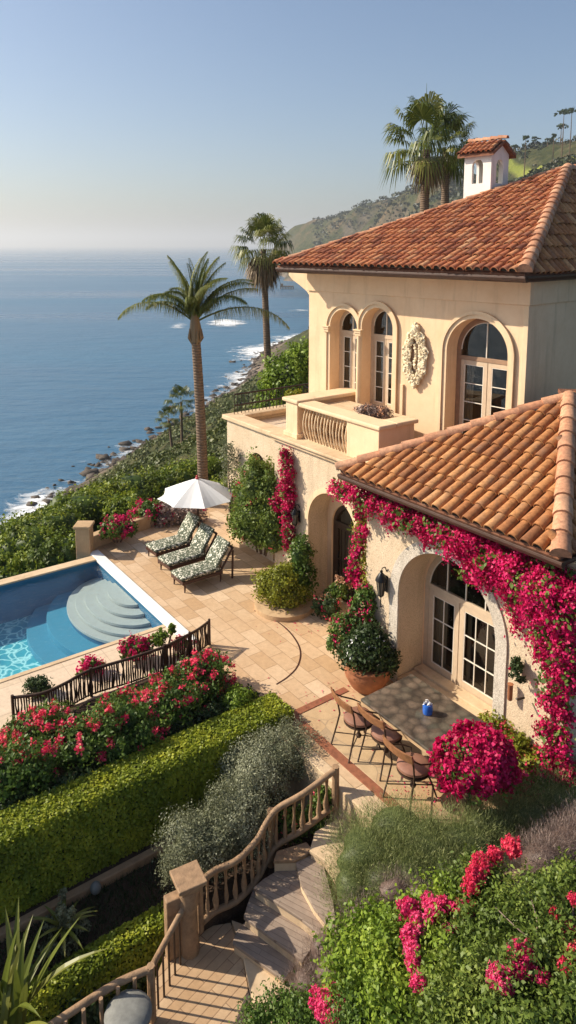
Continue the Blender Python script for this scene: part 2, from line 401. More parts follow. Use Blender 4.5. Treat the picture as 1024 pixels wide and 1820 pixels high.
# terrain: scrub, dry grass and bare rock by slope and height
m, t, b, o = mat('hillside'); v = coords(t)
n1 = noise(t, v, .018, 8, .65); n2 = noise(t, v, .22, 6, .75); n3 = noise(t, v, .05, 5, .6)
c = ramp(t, n2, [(.34, (.022, .032, .011)), (.5, (.048, .056, .02)), (.66, (.11, .10, .045))])
c2 = ramp(t, n2, [(.35, (.10, .055, .035)), (.65, (.26, .17, .105))])
c = mixc(t, ramp(t, n1, [(.5, (0,)*3), (.64, (.55,)*3)]), c, c2)
ar = attr(t, 'rock')
rockc = ramp(t, n3, [(.35, (.06, .045, .035)), (.65, (.22, .17, .13))])
c = mixc(t, ar, c, rockc)
c = mixc(t, attr(t, 'lawn'), c, ramp(t, n3, [(.3, (.17, .20, .035)), (.7, (.26, .27, .06))]))
t.links.new(c, b.inputs['Base Color']); b.inputs['Roughness'].default_value = .95; b.inputs['Specular IOR Level'].default_value = .1
bump(t, n2, b, .9, 2.0)

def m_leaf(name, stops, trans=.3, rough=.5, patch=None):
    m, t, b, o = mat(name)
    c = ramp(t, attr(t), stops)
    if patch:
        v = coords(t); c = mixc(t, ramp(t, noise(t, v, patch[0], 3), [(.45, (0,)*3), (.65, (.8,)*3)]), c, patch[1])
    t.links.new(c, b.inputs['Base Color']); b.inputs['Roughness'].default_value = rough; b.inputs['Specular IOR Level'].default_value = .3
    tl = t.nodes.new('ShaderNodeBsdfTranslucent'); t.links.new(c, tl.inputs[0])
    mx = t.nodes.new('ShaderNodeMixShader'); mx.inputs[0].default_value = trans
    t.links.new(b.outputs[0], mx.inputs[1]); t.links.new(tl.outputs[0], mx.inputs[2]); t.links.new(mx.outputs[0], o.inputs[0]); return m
m_leaf('leaf_hedge', [(0, (0.095, 0.139, 0.010)), (.5, (0.229, 0.278, 0.019)), (1, (0.455, 0.456, 0.037))])
m_leaf('leaf_green', [(0, (0.041, 0.083, 0.013)), (.5, (0.097, 0.166, 0.026)), (1, (0.207, 0.276, 0.046))])
m_leaf('leaf_bank', [(0, (0.063, 0.104, 0.011)), (.5, (0.180, 0.241, 0.020)), (1, (0.421, 0.431, 0.040))], patch=(.8, (.04, .07, .012)))
m_leaf('leaf_dark', [(0, (0.021, 0.040, 0.011)), (.6, (0.052, 0.086, 0.025)), (1, (0.103, 0.149, 0.046))])
m_leaf('leaf_fresh', [(0, (0.069, 0.119, 0.012)), (.5, (0.166, 0.251, 0.024)), (1, (0.331, 0.422, 0.048))])
m_leaf('leaf_wood', [(0, (0.013, 0.021, 0.006)), (.6, (0.032, 0.044, 0.014)), (1, (0.068, 0.068, 0.028))], .1)
m_leaf('leaf_fg', [(0, (0.065, 0.102, 0.017)), (.5, (0.143, 0.204, 0.033)), (1, (0.286, 0.336, 0.066))])
m_leaf('leaf_silver', [(0, (0.105, 0.116, 0.060)), (.5, (0.211, 0.222, 0.124)), (1, (0.421, 0.431, 0.294))], .2)
m_leaf('leaf_sage', [(0, (0.113, 0.142, 0.047)), (.6, (0.246, 0.282, 0.094)), (1, (0.452, 0.471, 0.208))], .25)
m_leaf('leaf_dry', [(0, (0.176, 0.121, 0.099)), (.6, (0.319, 0.231, 0.198)), (1, (0.495, 0.396, 0.352))], .2)
m_leaf('leaf_yellow', [(0, (0.099, 0.110, 0.010)), (.5, (0.220, 0.242, 0.020)), (1, (0.374, 0.363, 0.040))], .3)
m_leaf('bract_pink', [(0, (0.302, 0.002, 0.040)), (.5, (0.563, 0.007, 0.096)), (1, (0.784, 0.029, 0.191))], .3)
m_leaf('bract_red', [(0, (0.578, 0.021, 0.079)), (.5, (0.866, 0.064, 0.145)), (1, (0.982, 0.229, 0.211))], .3)
m_leaf('bract_rose', [(0, (.50, .012, .08)), (.5, (.78, .05, .19)), (1, (.92, .16, .34))], .3)
m_leaf('bract_peach', [(0, (.55, .28, .16)), (1, (.75, .48, .32))], .3)
m_leaf('palm_leaf', [(0, (0.050, 0.073, 0.012)), (.5, (0.120, 0.146, 0.022)), (1, (0.239, 0.232, 0.051))], .25, .4)
m_leaf('palm_dead', [(0, (.14, .09, .05)), (.5, (.26, .18, .10)), (1, (.38, .28, .16))], .2)
m_leaf('scrub', [(0, (0.034, 0.052, 0.012)), (.5, (0.093, 0.113, 0.024)), (.85, (0.187, 0.181, 0.053)), (1, (0.289, 0.203, 0.105))], .15)
m_leaf('grass', [(0, (.02, .035, .012)), (1, (.06, .085, .03))], .2)
M = MAT

# ------------------------------------------------------------------ leaf clouds
def leaves(name, pts, out, size, mt, parent=None, aspect=.55, jit=.8, r=None, loc=None, up=0.0, g=None):
    n = len(pts); g = g or rng
    nn = nrm(nrm(out) + jit*g.normal(size=(n, 3)) + np.array([0, 0, up]))
    t = nrm(np.cross(nn, g.normal(size=(n, 3)))); b = np.cross(nn, t)
    s = size*(0.6+.8*g.random(n))[:, None]
    V = np.stack([pts-t*s, pts+b*s*aspect+nn*s*.12, pts+t*s, pts-b*s*aspect+nn*s*.12], 1).reshape(-1, 3)
    F = np.arange(n*4).reshape(-1, 4)
    vr = vnoise(pts[:, 0]*5+pts[:, 2]*3.1, pts[:, 1]*5-pts[:, 2]*4.3, 3)*.5+vnoise(pts[:, 0]*1.7+pts[:, 2], pts[:, 1]*1.7, 9)*.5
    rr = (np.clip(.42*g.random(n)+.95*vr-.18, 0, 1) if r is None else np.clip(r+.25*(g.random(n)-.5), 0, 1))
    return npmesh(name, V, F, mt, parent, np.repeat(rr, 4), loc=loc)
def lobes(L, n, g=None, shell=.3, rough=.22, cl=None, nper=14):
    """L: list of (centre, (rx,ry,rz)); points in clumps near the surface of every lobe."""
    g = g or rng; A = np.array([(l[1][0]*l[1][1]+l[1][0]*l[1][2]+l[1][1]*l[1][2]) for l in L]); A = A/A.sum()
    Ps, Os = [], []
    for (c, rad), a in zip(L, A):
        k = max(6, int(n*a)); kc = max(4, k//nper); rad = np.array(rad, float)
        d = nrm(g.normal(size=(kc, 3))); d[:, 2] = np.where(d[:, 2] < -.55, -d[:, 2], d[:, 2])
        w1, w2 = g.normal(size=3)*3, g.normal(size=3)*5
        f = 1+rough*(.6*np.sin(d@w1+g.random()*6)+.4*np.sin(d@w2+g.random()*6)) + rough*.5*g.normal(size=kc)*.6
        rr = f*(1-shell*g.random(kc)**1.6)
        cc = np.array(c)+d*rad*rr[:, None]
        idx = g.integers(0, kc, k); s = (cl if cl else .13*rad.mean())
        off = g.normal(size=(k, 3))*s
        Ps.append(cc[idx]+off); Os.append(nrm(d[idx]+.5*nrm(off)))
    return np.concatenate(Ps), np.concatenate(Os)
def blob(c, rad, seg=2, amp=.2, g=None):
    g = g or rng; bm = bmesh.new(); bmesh.ops.create_icosphere(bm, subdivisions=seg, radius=1)
    V = np.array([v.co[:] for v in bm.verts]); F = np.array([[v.index for v in f.verts] for f in bm.faces]); bm.free()
    w1 = g.normal(size=3)*3; V = V*(1+amp*np.sin(V@w1)[:, None])
    return V*np.array(rad)+np.array(c), F
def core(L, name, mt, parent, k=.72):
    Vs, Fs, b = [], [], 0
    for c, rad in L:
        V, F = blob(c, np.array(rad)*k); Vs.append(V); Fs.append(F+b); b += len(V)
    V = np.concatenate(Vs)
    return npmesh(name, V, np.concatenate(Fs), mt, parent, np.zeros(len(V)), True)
def shrub(name, label, cat, L, n, size, mt, group=None, flower=None, fn=0, fsize=None, aspect=.55, stems=True, cl=None, jit=.8,
          shell=.3, rough=.22, corek=.7, fup=.0, nper=14, fcl=None, fper=26):
    c = np.mean([np.array(l[0]) for l in L], 0); zb = min(l[0][2]-l[1][2] for l in L)
    t_ = thing(name, label, cat, (c[0], c[1], zb), group)
    p, o = lobes(L, n, shell=shell, rough=rough, cl=cl, nper=nper)
    leaves('foliage', p, o, size, mt, t_, aspect, jit)
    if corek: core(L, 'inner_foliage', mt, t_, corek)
    if stems:
        s = MB()
        for l in L[:6]:
            q = np.array(l[0]); s.tube([(c[0]+.3*(q[0]-c[0]), c[1]+.3*(q[1]-c[1]), zb-.1), (q[0], q[1], q[2])], [.03, .012], 5)
        s.build('stem', M['bark'], t_)
    if flower:
        p, o = lobes([(l[0], np.array(l[1])*1.04) for l in L], fn, shell=.08, rough=rough, cl=fcl or .05, nper=fper)
        keep = o[:, 2] > -.4+fup
        leaves('flowers', p[keep], o[keep], fsize, flower, t_, .75, .9)
    return t_

# ------------------------------------------------------------------ SEA, TERRAIN
SEA = -40.0
def sea_sheet():
    s = MB(); e = 22000
    s.add([(-e, -3000, SEA), (e, -3000, SEA), (e, e, SEA), (-e, e, SEA)], [(0, 1, 2, 3)])
    tag(s.build('sea', M['sea']), kind='structure')
sea_sheet()
shore_px = [(-60, 1015), (20, 960), (72, 925), (78, 884), (118, 876), (150, 856), (200, 830), (232, 800), (278, 775), (330, 752), (352, 728), (392, 705), (420, 688)]
shore = [P(u, v, SEA)[:2] for u, v in shore_px]
shore = [np.array([-75, 20.]), np.array([-66, 60.])] + shore
far = [(-10, 330), (25, 420), (70, 560), (110, 720), (115, 860), (75, 960), (30, 1040), (-4, 1130), (-12, 1300)]
shore += [np.array(q, float) for q in far]
shore_arr = np.array(shore)
ctrl = []
for i, q in enumerate(shore):
    ctrl.append((q[0], q[1], SEA))
    a = shore[max(i-1, 0)]; b_ = shore[min(i+1, len(shore)-1)]; tn = (b_-a)/np.linalg.norm(b_-a); lf = np.array([-tn[1], tn[0]])
    k = 18 if q[1] < 280 else 50
    ctrl.append((q[0]+lf[0]*k, q[1]+lf[1]*k, SEA-10)); ctrl.append((q[0]+lf[0]*k*4, q[1]+lf[1]*k*4, SEA-22))
def cp(u, v, y): q = PY(u, v, y); ctrl.append(tuple(q))
for a in [(100, 955, 27), (0, 985, 25), (200, 915, 31), (390, 845, 38), (300, 800, 70), (240, 850, 60), (400, 752, 95), (440, 720, 110), (150, 905, 70), (470, 684, 150), (350, 790, 95), (430, 692, 185)]: cp(*a)
for q in [(-4, 34, -1.5), (4, 36, 0), (10, 40, 2.5), (-2, 42, 0), (20, 30, 2), (12, 20, -1.0), (0, 10, -3), (-10, 8, -4.5), (12, 2, -2), (-25, 5, -12), (0, -30, -6), (-40, -20, -35),
          (6, 60, -2), (30, 60, 8), (60, 40, 18), (60, 0, 15), (150, 0, 45), (45, 120, 6), (20, 160, -12), (90, 120, 32)]: ctrl.append(q)
# ridge line of the headland seen against the sky
for u, v, y in [(490, 432, 1230), (508, 418, 1180), (535, 398, 1130), (575, 386, 1060), (620, 374, 980), (665, 358, 900), (700, 350, 820), (740, 338, 720), (800, 318, 600), (870, 285, 480), (925, 262, 400), (975, 252, 370), (1024, 242, 340), (1100, 215, 330), (1200, 190, 320)]:
    cp(u, v, y)
    q = PY(u, v, y); d_ = nrm(q[:2]); ctrl.append((q[0]+d_[0]*160+60, q[1]+d_[1]*160, q[2]*.55-10)); 
for u, v, y in [(600, 455, 900), (560, 430, 1000), (700, 420, 620), (800, 400, 400), (900, 350, 270), (1000, 330, 230), (940, 300, 310), (650, 400, 850), (520, 470, 1080), (1100, 300, 230)]: cp(u, v, y)
for q in [(-90, 700), (-150, 1000), (-230, 1300), (-300, 1600), (-200, 2000), (-160, 1150), (-130, 850), (-400, 2200), (-60, 1200), (-90, 1300), (-60, 1450), (-50, 1080)]: ctrl.append((q[0], q[1], -75.))
ctrl = np.array(ctrl)
S_ = 100.0
def phi(r2): return .5*r2*np.log(r2+1e-6)
X = ctrl[:, :2]/S_; n_c = len(X)
K = phi(((X[:, None]-X[None])**2).sum(-1)) + np.eye(n_c)*.02
Pm = np.c_[np.ones(n_c), X]
A_ = np.block([[K, Pm], [Pm.T, np.zeros((3, 3))]])
sol = np.linalg.lstsq(A_, np.r_[ctrl[:, 2], 0, 0, 0], rcond=None)[0]
def ground_raw(x, y):
    Q = np.stack([np.ravel(x), np.ravel(y)], 1)/S_; out = np.zeros(len(Q))
    for i in range(0, len(Q), 20000):
        q = Q[i:i+20000]; out[i:i+20000] = phi(((q[:, None]-X[None])**2).sum(-1))@sol[:n_c] + sol[n_c] + q@sol[n_c+1:]
    return out.reshape(np.shape(x))
def seg_dist(x, y, pl):
    best = np.full(np.shape(x), 1e9)
    for a, b in zip(pl[:-1], pl[1:]):
        d = b-a; t = np.clip(((x-a[0])*d[0]+(y-a[1])*d[1])/(d@d), 0, 1)
        best = np.minimum(best, np.hypot(x-a[0]-t*d[0], y-a[1]-t*d[1]))
    return best
def ground(x, y):
    z = ground_raw(x, y); dist = np.hypot(x, y); ds = seg_dist(x, y, shore_arr)
    amp = np.clip((dist-28)/60, 0, 1)
    zz = z + amp*(fbm(x/28, y/28, 4, 3)*np.clip(dist/45, 1, 9) + fbm(x/4., y/4., 4, 9)*np.clip(dist/90, .8, 3))*np.clip(ds/30, .12, 1)
    zz = zz + np.clip((dist-250)/400, 0, 1)*fbm(x/120, y/120, 5, 21)*16*np.clip(ds/120, 0, 1)
    # valleys and saddles of the headland ridge
    saddle = np.interp(np.degrees(np.arctan2(x, np.maximum(y, 1))), [0, 1.5, 2.8, 4.8, 6.8, 8.2, 10, 12.7, 15.5, 18, 25], [.9, .70, .60, .62, .74, .95, .98, .78, .90, .87, .9])
    zz = np.where(zz > 0, zz*(1+(saddle-1)*np.clip((dist-200)/150, 0, 1)), zz)
    inside = np.clip((26-dist)/6, 0, 1); zz = zz*(1-inside)+np.minimum(zz, -3.2)*inside
    return np.minimum(zz, 130)
def on_lawn(x, y):
    lo = np.interp(y, [270, 290, 331, 372, 409], [107, 111, 117, 120, 121.5]); up_ = np.interp(y, [270, 300, 322, 356, 400, 440], [124.5, 126, 126, 127.5, 126.5, 124.5])
    return (x > lo) & (x < up_+1) & (y > 262) & (y < 425)
def terrain():
    na, nr = 420, 330
    az = np.radians(np.linspace(-75, 75, na)); rr = np.geomspace(9, 2300, nr)
    Rr, Az = np.meshgrid(rr, az, indexing='ij'); x = Rr*np.sin(Az); y = Rr*np.cos(Az)
    z = ground(x, y)
    V = np.stack([x, y, z], -1).reshape(-1, 3)
    i, j = np.meshgrid(np.arange(nr-1), np.arange(na-1), indexing='ij'); a = i*na+j
    F = np.stack([a, a+1, a+na+1, a+na], -1).reshape(-1, 4)
    keep = (z.ravel()[F] > SEA-6).any(1); F = F[keep]
    o = npmesh('hillside', V, F[:, ::-1], M['hillside'], None, None, True)
    me = o.data
    gx = np.gradient(z, axis=0)/np.gradient(Rr, axis=0)
    rock = np.clip((SEA+7+5*fbm(x/15, y/15, 3, 5)-z)/4, 0, 1)
    rock = np.maximum(rock, np.clip((np.abs(gx)-.55)*2, 0, .6)*(fbm(x/60, y/60, 4, 8) > 0))
    a = me.attributes.new('rock', 'FLOAT', 'POINT'); a.data.foreach_set('value', rock.ravel().astype(np.float32))
    # mown slope near the top of the right hand hill
    th_ = np.degrees(np.arctan2(x, y)); el = (z-HC)/np.hypot(x, y)
    lawn = on_lawn(x, y).astype(float)
    a = me.attributes.new('lawn', 'FLOAT', 'POINT'); a.data.foreach_set('value', lawn.ravel().astype(np.float32))
    tag(o, kind='structure')
terrain()

def scrub():
    g = np.random.default_rng(3); n = 15000
    az = np.radians(-34+52*g.random(n)); d = 26*np.exp(g.random(n)*math.log(260/26)); x = d*np.sin(az); y = d*np.cos(az)
    z = ground(x, y); ok = z > SEA+4+4*g.random(n); x, y, z, d = x[ok], y[ok], z[ok], d[ok]
    k = 10; s = (.2+.42*g.random(len(x))**1.5)*np.clip(d/75, .5, 1.6)
    pc = np.repeat(np.stack([x, y, z+.1*s], 1), k, 0); sz = np.repeat(s, k)
    dv = nrm(g.normal(size=(len(pc), 3))); dv[:, 2] = np.abs(dv[:, 2]); pts = pc+dv*sz[:, None]*np.array([1.2, 1.2, .55])
    rr = np.repeat(np.clip(.5+.45*fbm(x/9, y/9, 3, 4)+.3*(g.random(len(x))-.5), 0, 1), k)
    nn = nrm(dv+.7*g.normal(size=dv.shape)); t = nrm(np.cross(nn, g.normal(size=dv.shape))); b = np.cross(nn, t); q = sz[:, None]*.42
    V = np.stack([pts-t*q, pts+b*q*.8, pts+t*q, pts-b*q*.8], 1).reshape(-1, 3)
    o = npmesh('coastal_scrub', V, np.arange(len(V)).reshape(-1, 4), M['scrub'], None, np.repeat(np.clip(rr*.8+.3*(g.random(len(pts))-.3), 0, 1), 4))
    tag(o, 'low olive green scrub covering the slope above the rocky shore', 'scrub', kind='stuff')
scrub()
def far_woods():
    g = np.random.default_rng(31); n = 17000
    az = np.radians(2+30*g.random(n)); d = 200*np.exp(g.random(n)*math.log(1250/200)); x = d*np.sin(az); y = d*np.cos(az)
    z = ground(x, y); th_ = np.degrees(az)
    lawn = on_lawn(x, y)
    ok = (z > SEA+5) & ~lawn & (fbm(x/90, y/90, 3, 14)+.35*g.random(n) > -.05); x, y, z, d = x[ok], y[ok], z[ok], d[ok]
    k = 9; s = (.8+1.7*g.random(len(x))**1.5)*np.clip(d/420, .55, 1.8)
    pc = np.repeat(np.stack([x, y, z+.35*s], 1), k, 0); sz = np.repeat(s, k)
    dv = nrm(g.normal(size=(len(pc), 3))); dv[:, 2] = np.abs(dv[:, 2]); pts = pc+dv*sz[:, None]*np.array([1.3, 1.3, .7])
    rr = np.repeat(g.random(len(x))*.75, k)
    nn = nrm(dv+.6*g.normal(size=dv.shape)); t = nrm(np.cross(nn, g.normal(size=dv.shape))); b = np.cross(nn, t); q = sz[:, None]*.5
    V = np.stack([pts-t*q, pts+b*q*.8, pts+t*q, pts-b*q*.8], 1).reshape(-1, 3)
    o = npmesh('distant_woodland', V, np.arange(len(V)).reshape(-1, 4), M['leaf_wood'], None, np.repeat(np.clip(rr+.2*(g.random(len(pts))-.5), 0, 1), 4))
    tag(o, 'dark green woodland and brush covering the distant coastal hills', 'woodland', kind='stuff')
far_woods()

def foam():
    s = MB(); pl = shore_arr[1:18]; V = []; F = []; rv = []
    g = np.random.default_rng(5); pts = []
    for a, b in zip(pl[:-1], pl[1:]):
        k = max(2, int(np.linalg.norm(b-a)/4))
        for i in range(k): pts.append(a+(b-a)*i/k)
    pts = np.array(pts); tn = nrm(np.gradient(pts, axis=0)); lf = np.stack([-tn[:, 1], tn[:, 0]], 1)
    m_ = len(pts); wd = 6+5*np.array([fbm(np.array([i*.22]), np.array([3.]), 3, 2)[0] for i in range(m_)])
    prof = [(-5, .2), (0, .36), (.25, .28), (.6, .14), (1.0, -.02), (1.6, -.25)]
    for i in range(m_):
        for o_, e in prof:
            off = o_ if o_ < 0 else o_*wd[i]*(1+pts[i][1]/260)
            V.append((pts[i][0]+lf[i][0]*off, pts[i][1]+lf[i][1]*off, SEA+.25)); rv.append(e + .0 + .42*float(fbm(np.array([pts[i][1]/38.]), np.array([pts[i][0]/38.]), 2, 6)[0]))
    q = len(prof)
    F = [(i*q+j, (i+1)*q+j, (i+1)*q+j+1, i*q+j+1) for i in range(m_-1) for j in range(q-1)]
    o = npmesh('surf', V, F, M['foam'], None, rv)
    tag(o, 'white surf breaking along the dark rocks of the shoreline', 'surf', kind='stuff')
    # the two offshore foam patches and thin lines
    V, F, rv = [], [], []
    def patch(u, v, ru, rv_, e):
        c = P(u, v, SEA); ex = P(u+ru, v, SEA)-c; ey = P(u, v-rv_, SEA)-c; b0 = len(V)
        nr_, na_ = 6, 24
        for i in range(nr_):
            for j in range(na_):
                a = 2*math.pi*j/na_; k = i/(nr_-1); q = c+ex*math.cos(a)*k+ey*math.sin(a)*k; V.append((q[0], q[1], SEA+.25)); rv.append(e*(1-k**1.5)-.1)
        for i in range(nr_-1):
            for j in range(na_): F.append((b0+i*na_+j, b0+i*na_+(j+1) % na_, b0+(i+1)*na_+(j+1) % na_, b0+(i+1)*na_+j))
    patch(402, 574, 52, 10, .62); patch(318, 580, 30, 8, .42); patch(360, 580, 40, 6, .25)
    patch(250, 800, 60, 7, .38); patch(150, 822, 30, 4, .3); patch(530, 552, 40, 3, .4); patch(95, 878, 30, 9, .5)
    o = npmesh('foam_patch', V, F, M['foam'], None, rv)
    tag(o, 'white foam patches drifting on the blue water offshore', 'foam', kind='stuff')
foam()

def shore_rocks():
    g = np.random.default_rng(61); pl = shore_arr[1:17]; Vs, Fs, b = [], [], 0
    for a, c in zip(pl[:-1], pl[1:]):
        L_ = np.linalg.norm(c-a); t_ = (c-a)/L_; lf = np.array([-t_[1], t_[0]])
        for k in range(int(L_/.55)):
            q = a+t_*L_*g.random()+lf*g.normal()*3.2; r_ = .3+.95*g.random()**2.5; z_ = max(float(ground(np.array([q[0]]), np.array([q[1]]))[0]), SEA)
            V, F = blob((q[0], q[1], z_), (r_*1.3, r_*1.1, r_*.7), 1, .35, g); Vs.append(V+g.normal(size=V.shape)*r_*.2); Fs.append(F+b); b += len(V)
    o = npmesh('shore_rocks', np.concatenate(Vs), np.concatenate(Fs), M['shore_rock']); tag(o, 'dark wet boulders scattered along the waterline below the slope', 'rocks', kind='stuff')
m_plain('shore_rock', (.10, .075, .055), .8, .6, .8, bmp=.6, bd=.2)
shore_rocks()

# ------------------------------------------------------------------ GROUND PIECES
def slab(name, poly, z0, z1, mt, **kw):
    s = MB(); s.prism([tuple(q[:2]) for q in poly], z0, z1); return tag(s.build(name, mt, **kw), kind='structure')
PN0 = 7.25                                   # outer edge of the raised patio beside the stairs
slab('patio', [W(5.4, PN0), W(10.42, PN0), W(10.42, PN0-.0), W(13.05, 7.25), W(14.62, 7.25), W(19.2, 7.25), W(20.6, 7.3), W(21.2, 9), W(21.3, 13.6), W(5.4, 13.6)], -.5, 0, M['patio_tile'])
slab('pool_deck', [W(13.0, -6), W(13.0, 7.245), W(14.60, 7.245), W(14.60, -6)], -.5, -.004, M['deck_tile'])
slab('flagstone_floor', [W(5.4, 7.62), W(10.12, 7.62), W(10.12, 8.72), W(9.6, 9.88), W(5.4, 9.88)], -.02, .004, M['flagstone'])
s = MB(); s.boxDN(5.4, 10.3, 7.42, 7.60, -.02, .014); s.boxDN(10.14, 10.3, 7.603, 8.9, -.02, .0135); tag(s.build('border_strip', M['border_brick'], bevel=.004), kind='structure')
s = MB(); s.boxDN(5.4, 10.42, 7.02, 7.247, -1.4, .012); tag(s.build('retaining_wall', M['cap_stone'], bevel=.02), 'long cream retaining wall dropping from the table patio to the stair garden', 'wall')
# curved inlay line in the paving
s = MB(); pts = [P(u, v, .0) for u, v in [(452, 1086), (480, 1098), (508, 1118), (527, 1142), (533, 1163), (527, 1185), (510, 1203), (490, 1216)]]
def smooth(pts, k=6):
    pts = [np.array(p, float) for p in pts]; out = []
    for i in range(len(pts)-1):
        p0, p1, p2, p3 = pts[max(i-1, 0)], pts[i], pts[i+1], pts[min(i+2, len(pts)-1)]
        for j in range(k):
            t = j/k; out.append(.5*((2*p1)+(-p0+p2)*t+(2*p0-5*p1+4*p2-p3)*t*t+(-p0+3*p1-3*p2+p3)*t**3))
    return out+[pts[-1]]
pp = smooth(pts); V = []; c_ = W(12.6, 7.6)
for q in pp:
    d_ = nrm(q-c_); V += [q+d_*.0+[0, 0, .005], q+d_*.035+[0, 0, .005]]
s.add(V, [(2*i, 2*i+1, 2*i+3, 2*i+2) for i in range(len(pp)-1)]); tag(s.build('paving_joint', M['dark_wood']), kind='structure')
# soil of the flower bed, lawn, lower garden
slab('flowerbed_soil', [W(10.45, -4), W(10.45, 7.24), W(12.98, 7.24), W(12.98, -4)], -1.3, -.03, M['soil'])
slab('hedge_soil', [W(9.96, -4), W(9.96, 7.0), W(10.44, 7.0), W(10.44, -4)], -1.4, -1.0, M['soil'])
slab('lawn_soil', [W(8.98, -4), W(8.98, 6.98), W(9.95, 6.98), W(9.95, -4)], -1.6, -1.12, M['soil'])
slab('stair_garden_soil', [W(8.35, 4.25), W(8.97, 4.0), W(8.97, 7.0), W(8.0, 7.0), W(8.3, 5.8)], -1.6, -1.02, M['soil'])
slab('lower_garden', [W(8.98, 4.0), W(8.98, -6), W(-2, -6), W(-2, 3.4), W(8.3, 4.0)], -3, -2.2, M['soil'])
slab('slope_ground', [W(7.6, 6.98), W(5.4, 7.0), W(5.4, 10.0), W(0, 12), W(-6, 8), W(-3, 4), W(4.5, 4.8), W(6.3, 5.6)], -3, -.55, M['soil'])
g = np.random.default_rng(12); n = 9000
dd = 9.0+.9*g.random(n); nn = -1.0+7.8*g.random(n); pt = dd[:, None]*D+nn[:, None]*N
base = np.c_[pt, np.full(n, -1.12)]; tip = base+np.c_[g.normal(size=(n, 2))*.03, .05+.06*g.random(n)]; sd_ = np.c_[g.normal(size=(n, 2))*.006, np.zeros(n)]
V = np.stack([base-sd_, base+sd_, tip], 1).reshape(-1, 3)
o = npmesh('grass', V, np.arange(n*3).reshape(-1, 3), M['grass'], None, np.repeat(g.random(n), 3)); tag(o, 'dark shaded grass in the strip below the box hedge', 'grass', kind='stuff')
s = MB(); s.boxDN(9.82, 9.955, -4, 6.98, -1.3, -.98); tag(s.build('garden_kerb', M['sand_stone'], bevel=.02), 'long stone kerb running along the foot of the box hedge', 'kerb')
s = MB(); c = P(170, 1578, -1.0); V, F = blob(c, (.085, .085, .10), 3, .12); s.add(V, [tuple(f) for f in F]); tag(s.build('boulder', M['grey_stone'], smooth=True, loc=c), 'small rounded grey stone lying on the shaded grass below the hedge', 'stone')

# ------------------------------------------------------------------ POOL
pool = thing('swimming_pool', 'blue swimming pool with curved steps beside the tiled patio', 'pool', W(16.9, 4, -2.2))
PF, PNr, PE = 19.05, 14.70, 7.05
s = MB()
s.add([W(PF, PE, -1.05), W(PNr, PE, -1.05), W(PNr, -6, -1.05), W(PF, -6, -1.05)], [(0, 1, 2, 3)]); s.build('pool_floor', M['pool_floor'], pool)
s = MB(); s.boxDN(PF, PF+.22, -6, PE+.2, -2.6, 0.01); s.boxDN(PNr-.08, PNr, -6, PE, -2.6, -.02); s.boxDN(PNr-.08, PF, PE, PE+.18, -2.6, -.02); s.build('basin_wall', M['pool_plaster'], pool)
s = MB(); s.boxDN(PF-.03, PF+.30, -6, PE, .012, .06); s.build('coping', M['cap_stone'], pool, bevel=.012)
s = MB(); s.boxDN(PNr-.10, PNr+.03, -6, PE-.03, -.018, .012); s.build('coping', M['cap_stone'], pool, bevel=.01)
s = MB(); s.boxDN(13.6, 19.62, PE-.03, PE+.26, -.015, .075); s.build('coping', M['white_stone'], pool, bevel=.015)
ax = [(2.04, 1.46, -.50), (1.76, 1.24, -.41), (1.46, 1.0, -.32), (1.12, .70, -.23), (.74, .42, -.14)]
for ad, an, z in ((2.9, 2.5, -.88), (2.55, 1.98, -.69)):
    s = MB(); poly = [(max(min(17.0+ad*math.cos(a), PF-.002), PNr+.002), PE-an*math.sin(a)) for a in np.linspace(.001, math.pi-.001, 40)]
    s.prism([tuple(W(a, b)[:2]) for a, b in poly], -1.04 if ad > 2.8 else -.879, z); s.build('step', M['pool_blue'], pool, bevel=.01)
for i, (ad, an, z) in enumerate(ax):
    s = MB(); poly = [W(17.0+ad*math.cos(a), PE-.002*i-an*math.sin(a))[:2] for a in np.linspace(.001, math.pi-.001, 40)]
    s.prism(poly, z-.07, z); s.build('step', M['plaster_step'], pool, bevel=.012)
    s = MB(); poly = [W(17.0+(ad-.03)*math.cos(a), PE-.002*i-(an-.03)*math.sin(a))[:2] for a in np.linspace(.001, math.pi-.001, 40)]
    s.prism(poly, -.689 if i == 0 else ax[i-1][2]+.001, z-.071); s.build('step_riser', M['pool_plaster'], pool)
s = MB(); s.add([W(PF-.001, PE-.001, -.06), W(PNr+.001, PE-.001, -.06), W(PNr+.001, -6, -.06), W(PF-.001, -6, -.06)], [(0, 3, 2, 1)]); s.build('water', M['pool_water'], pool)

# ------------------------------------------------------------------ VILLA
villa = thing('villa', 'cream stucco two storey villa with red tiled roofs and arched windows', 'house', W(9.5, 12, 0))
low = Plane(W(0, 10.6), D, -N)               # main ground floor front
wing = Plane(W(0, 9.9), D, -N)               # projecting wing front
terr = Plane(W(0, 11.1), D, -N)              # far terrace front
T2 = R(42); D2 = np.array([-math.sin(T2), math.cos(T2)]); N2 = np.array([math.cos(T2), math.sin(T2)])
U0 = np.array([5.09, 15.2]); upp = Plane((U0[0], U0[1]), D2, -N2)
side = Plane((U0[0], U0[1]), N2, -D2)        # right hand face of the upper storey
def UW(a, b, z=0): q = U0+D2*a+N2*b; return np.array([q[0], q[1], z])

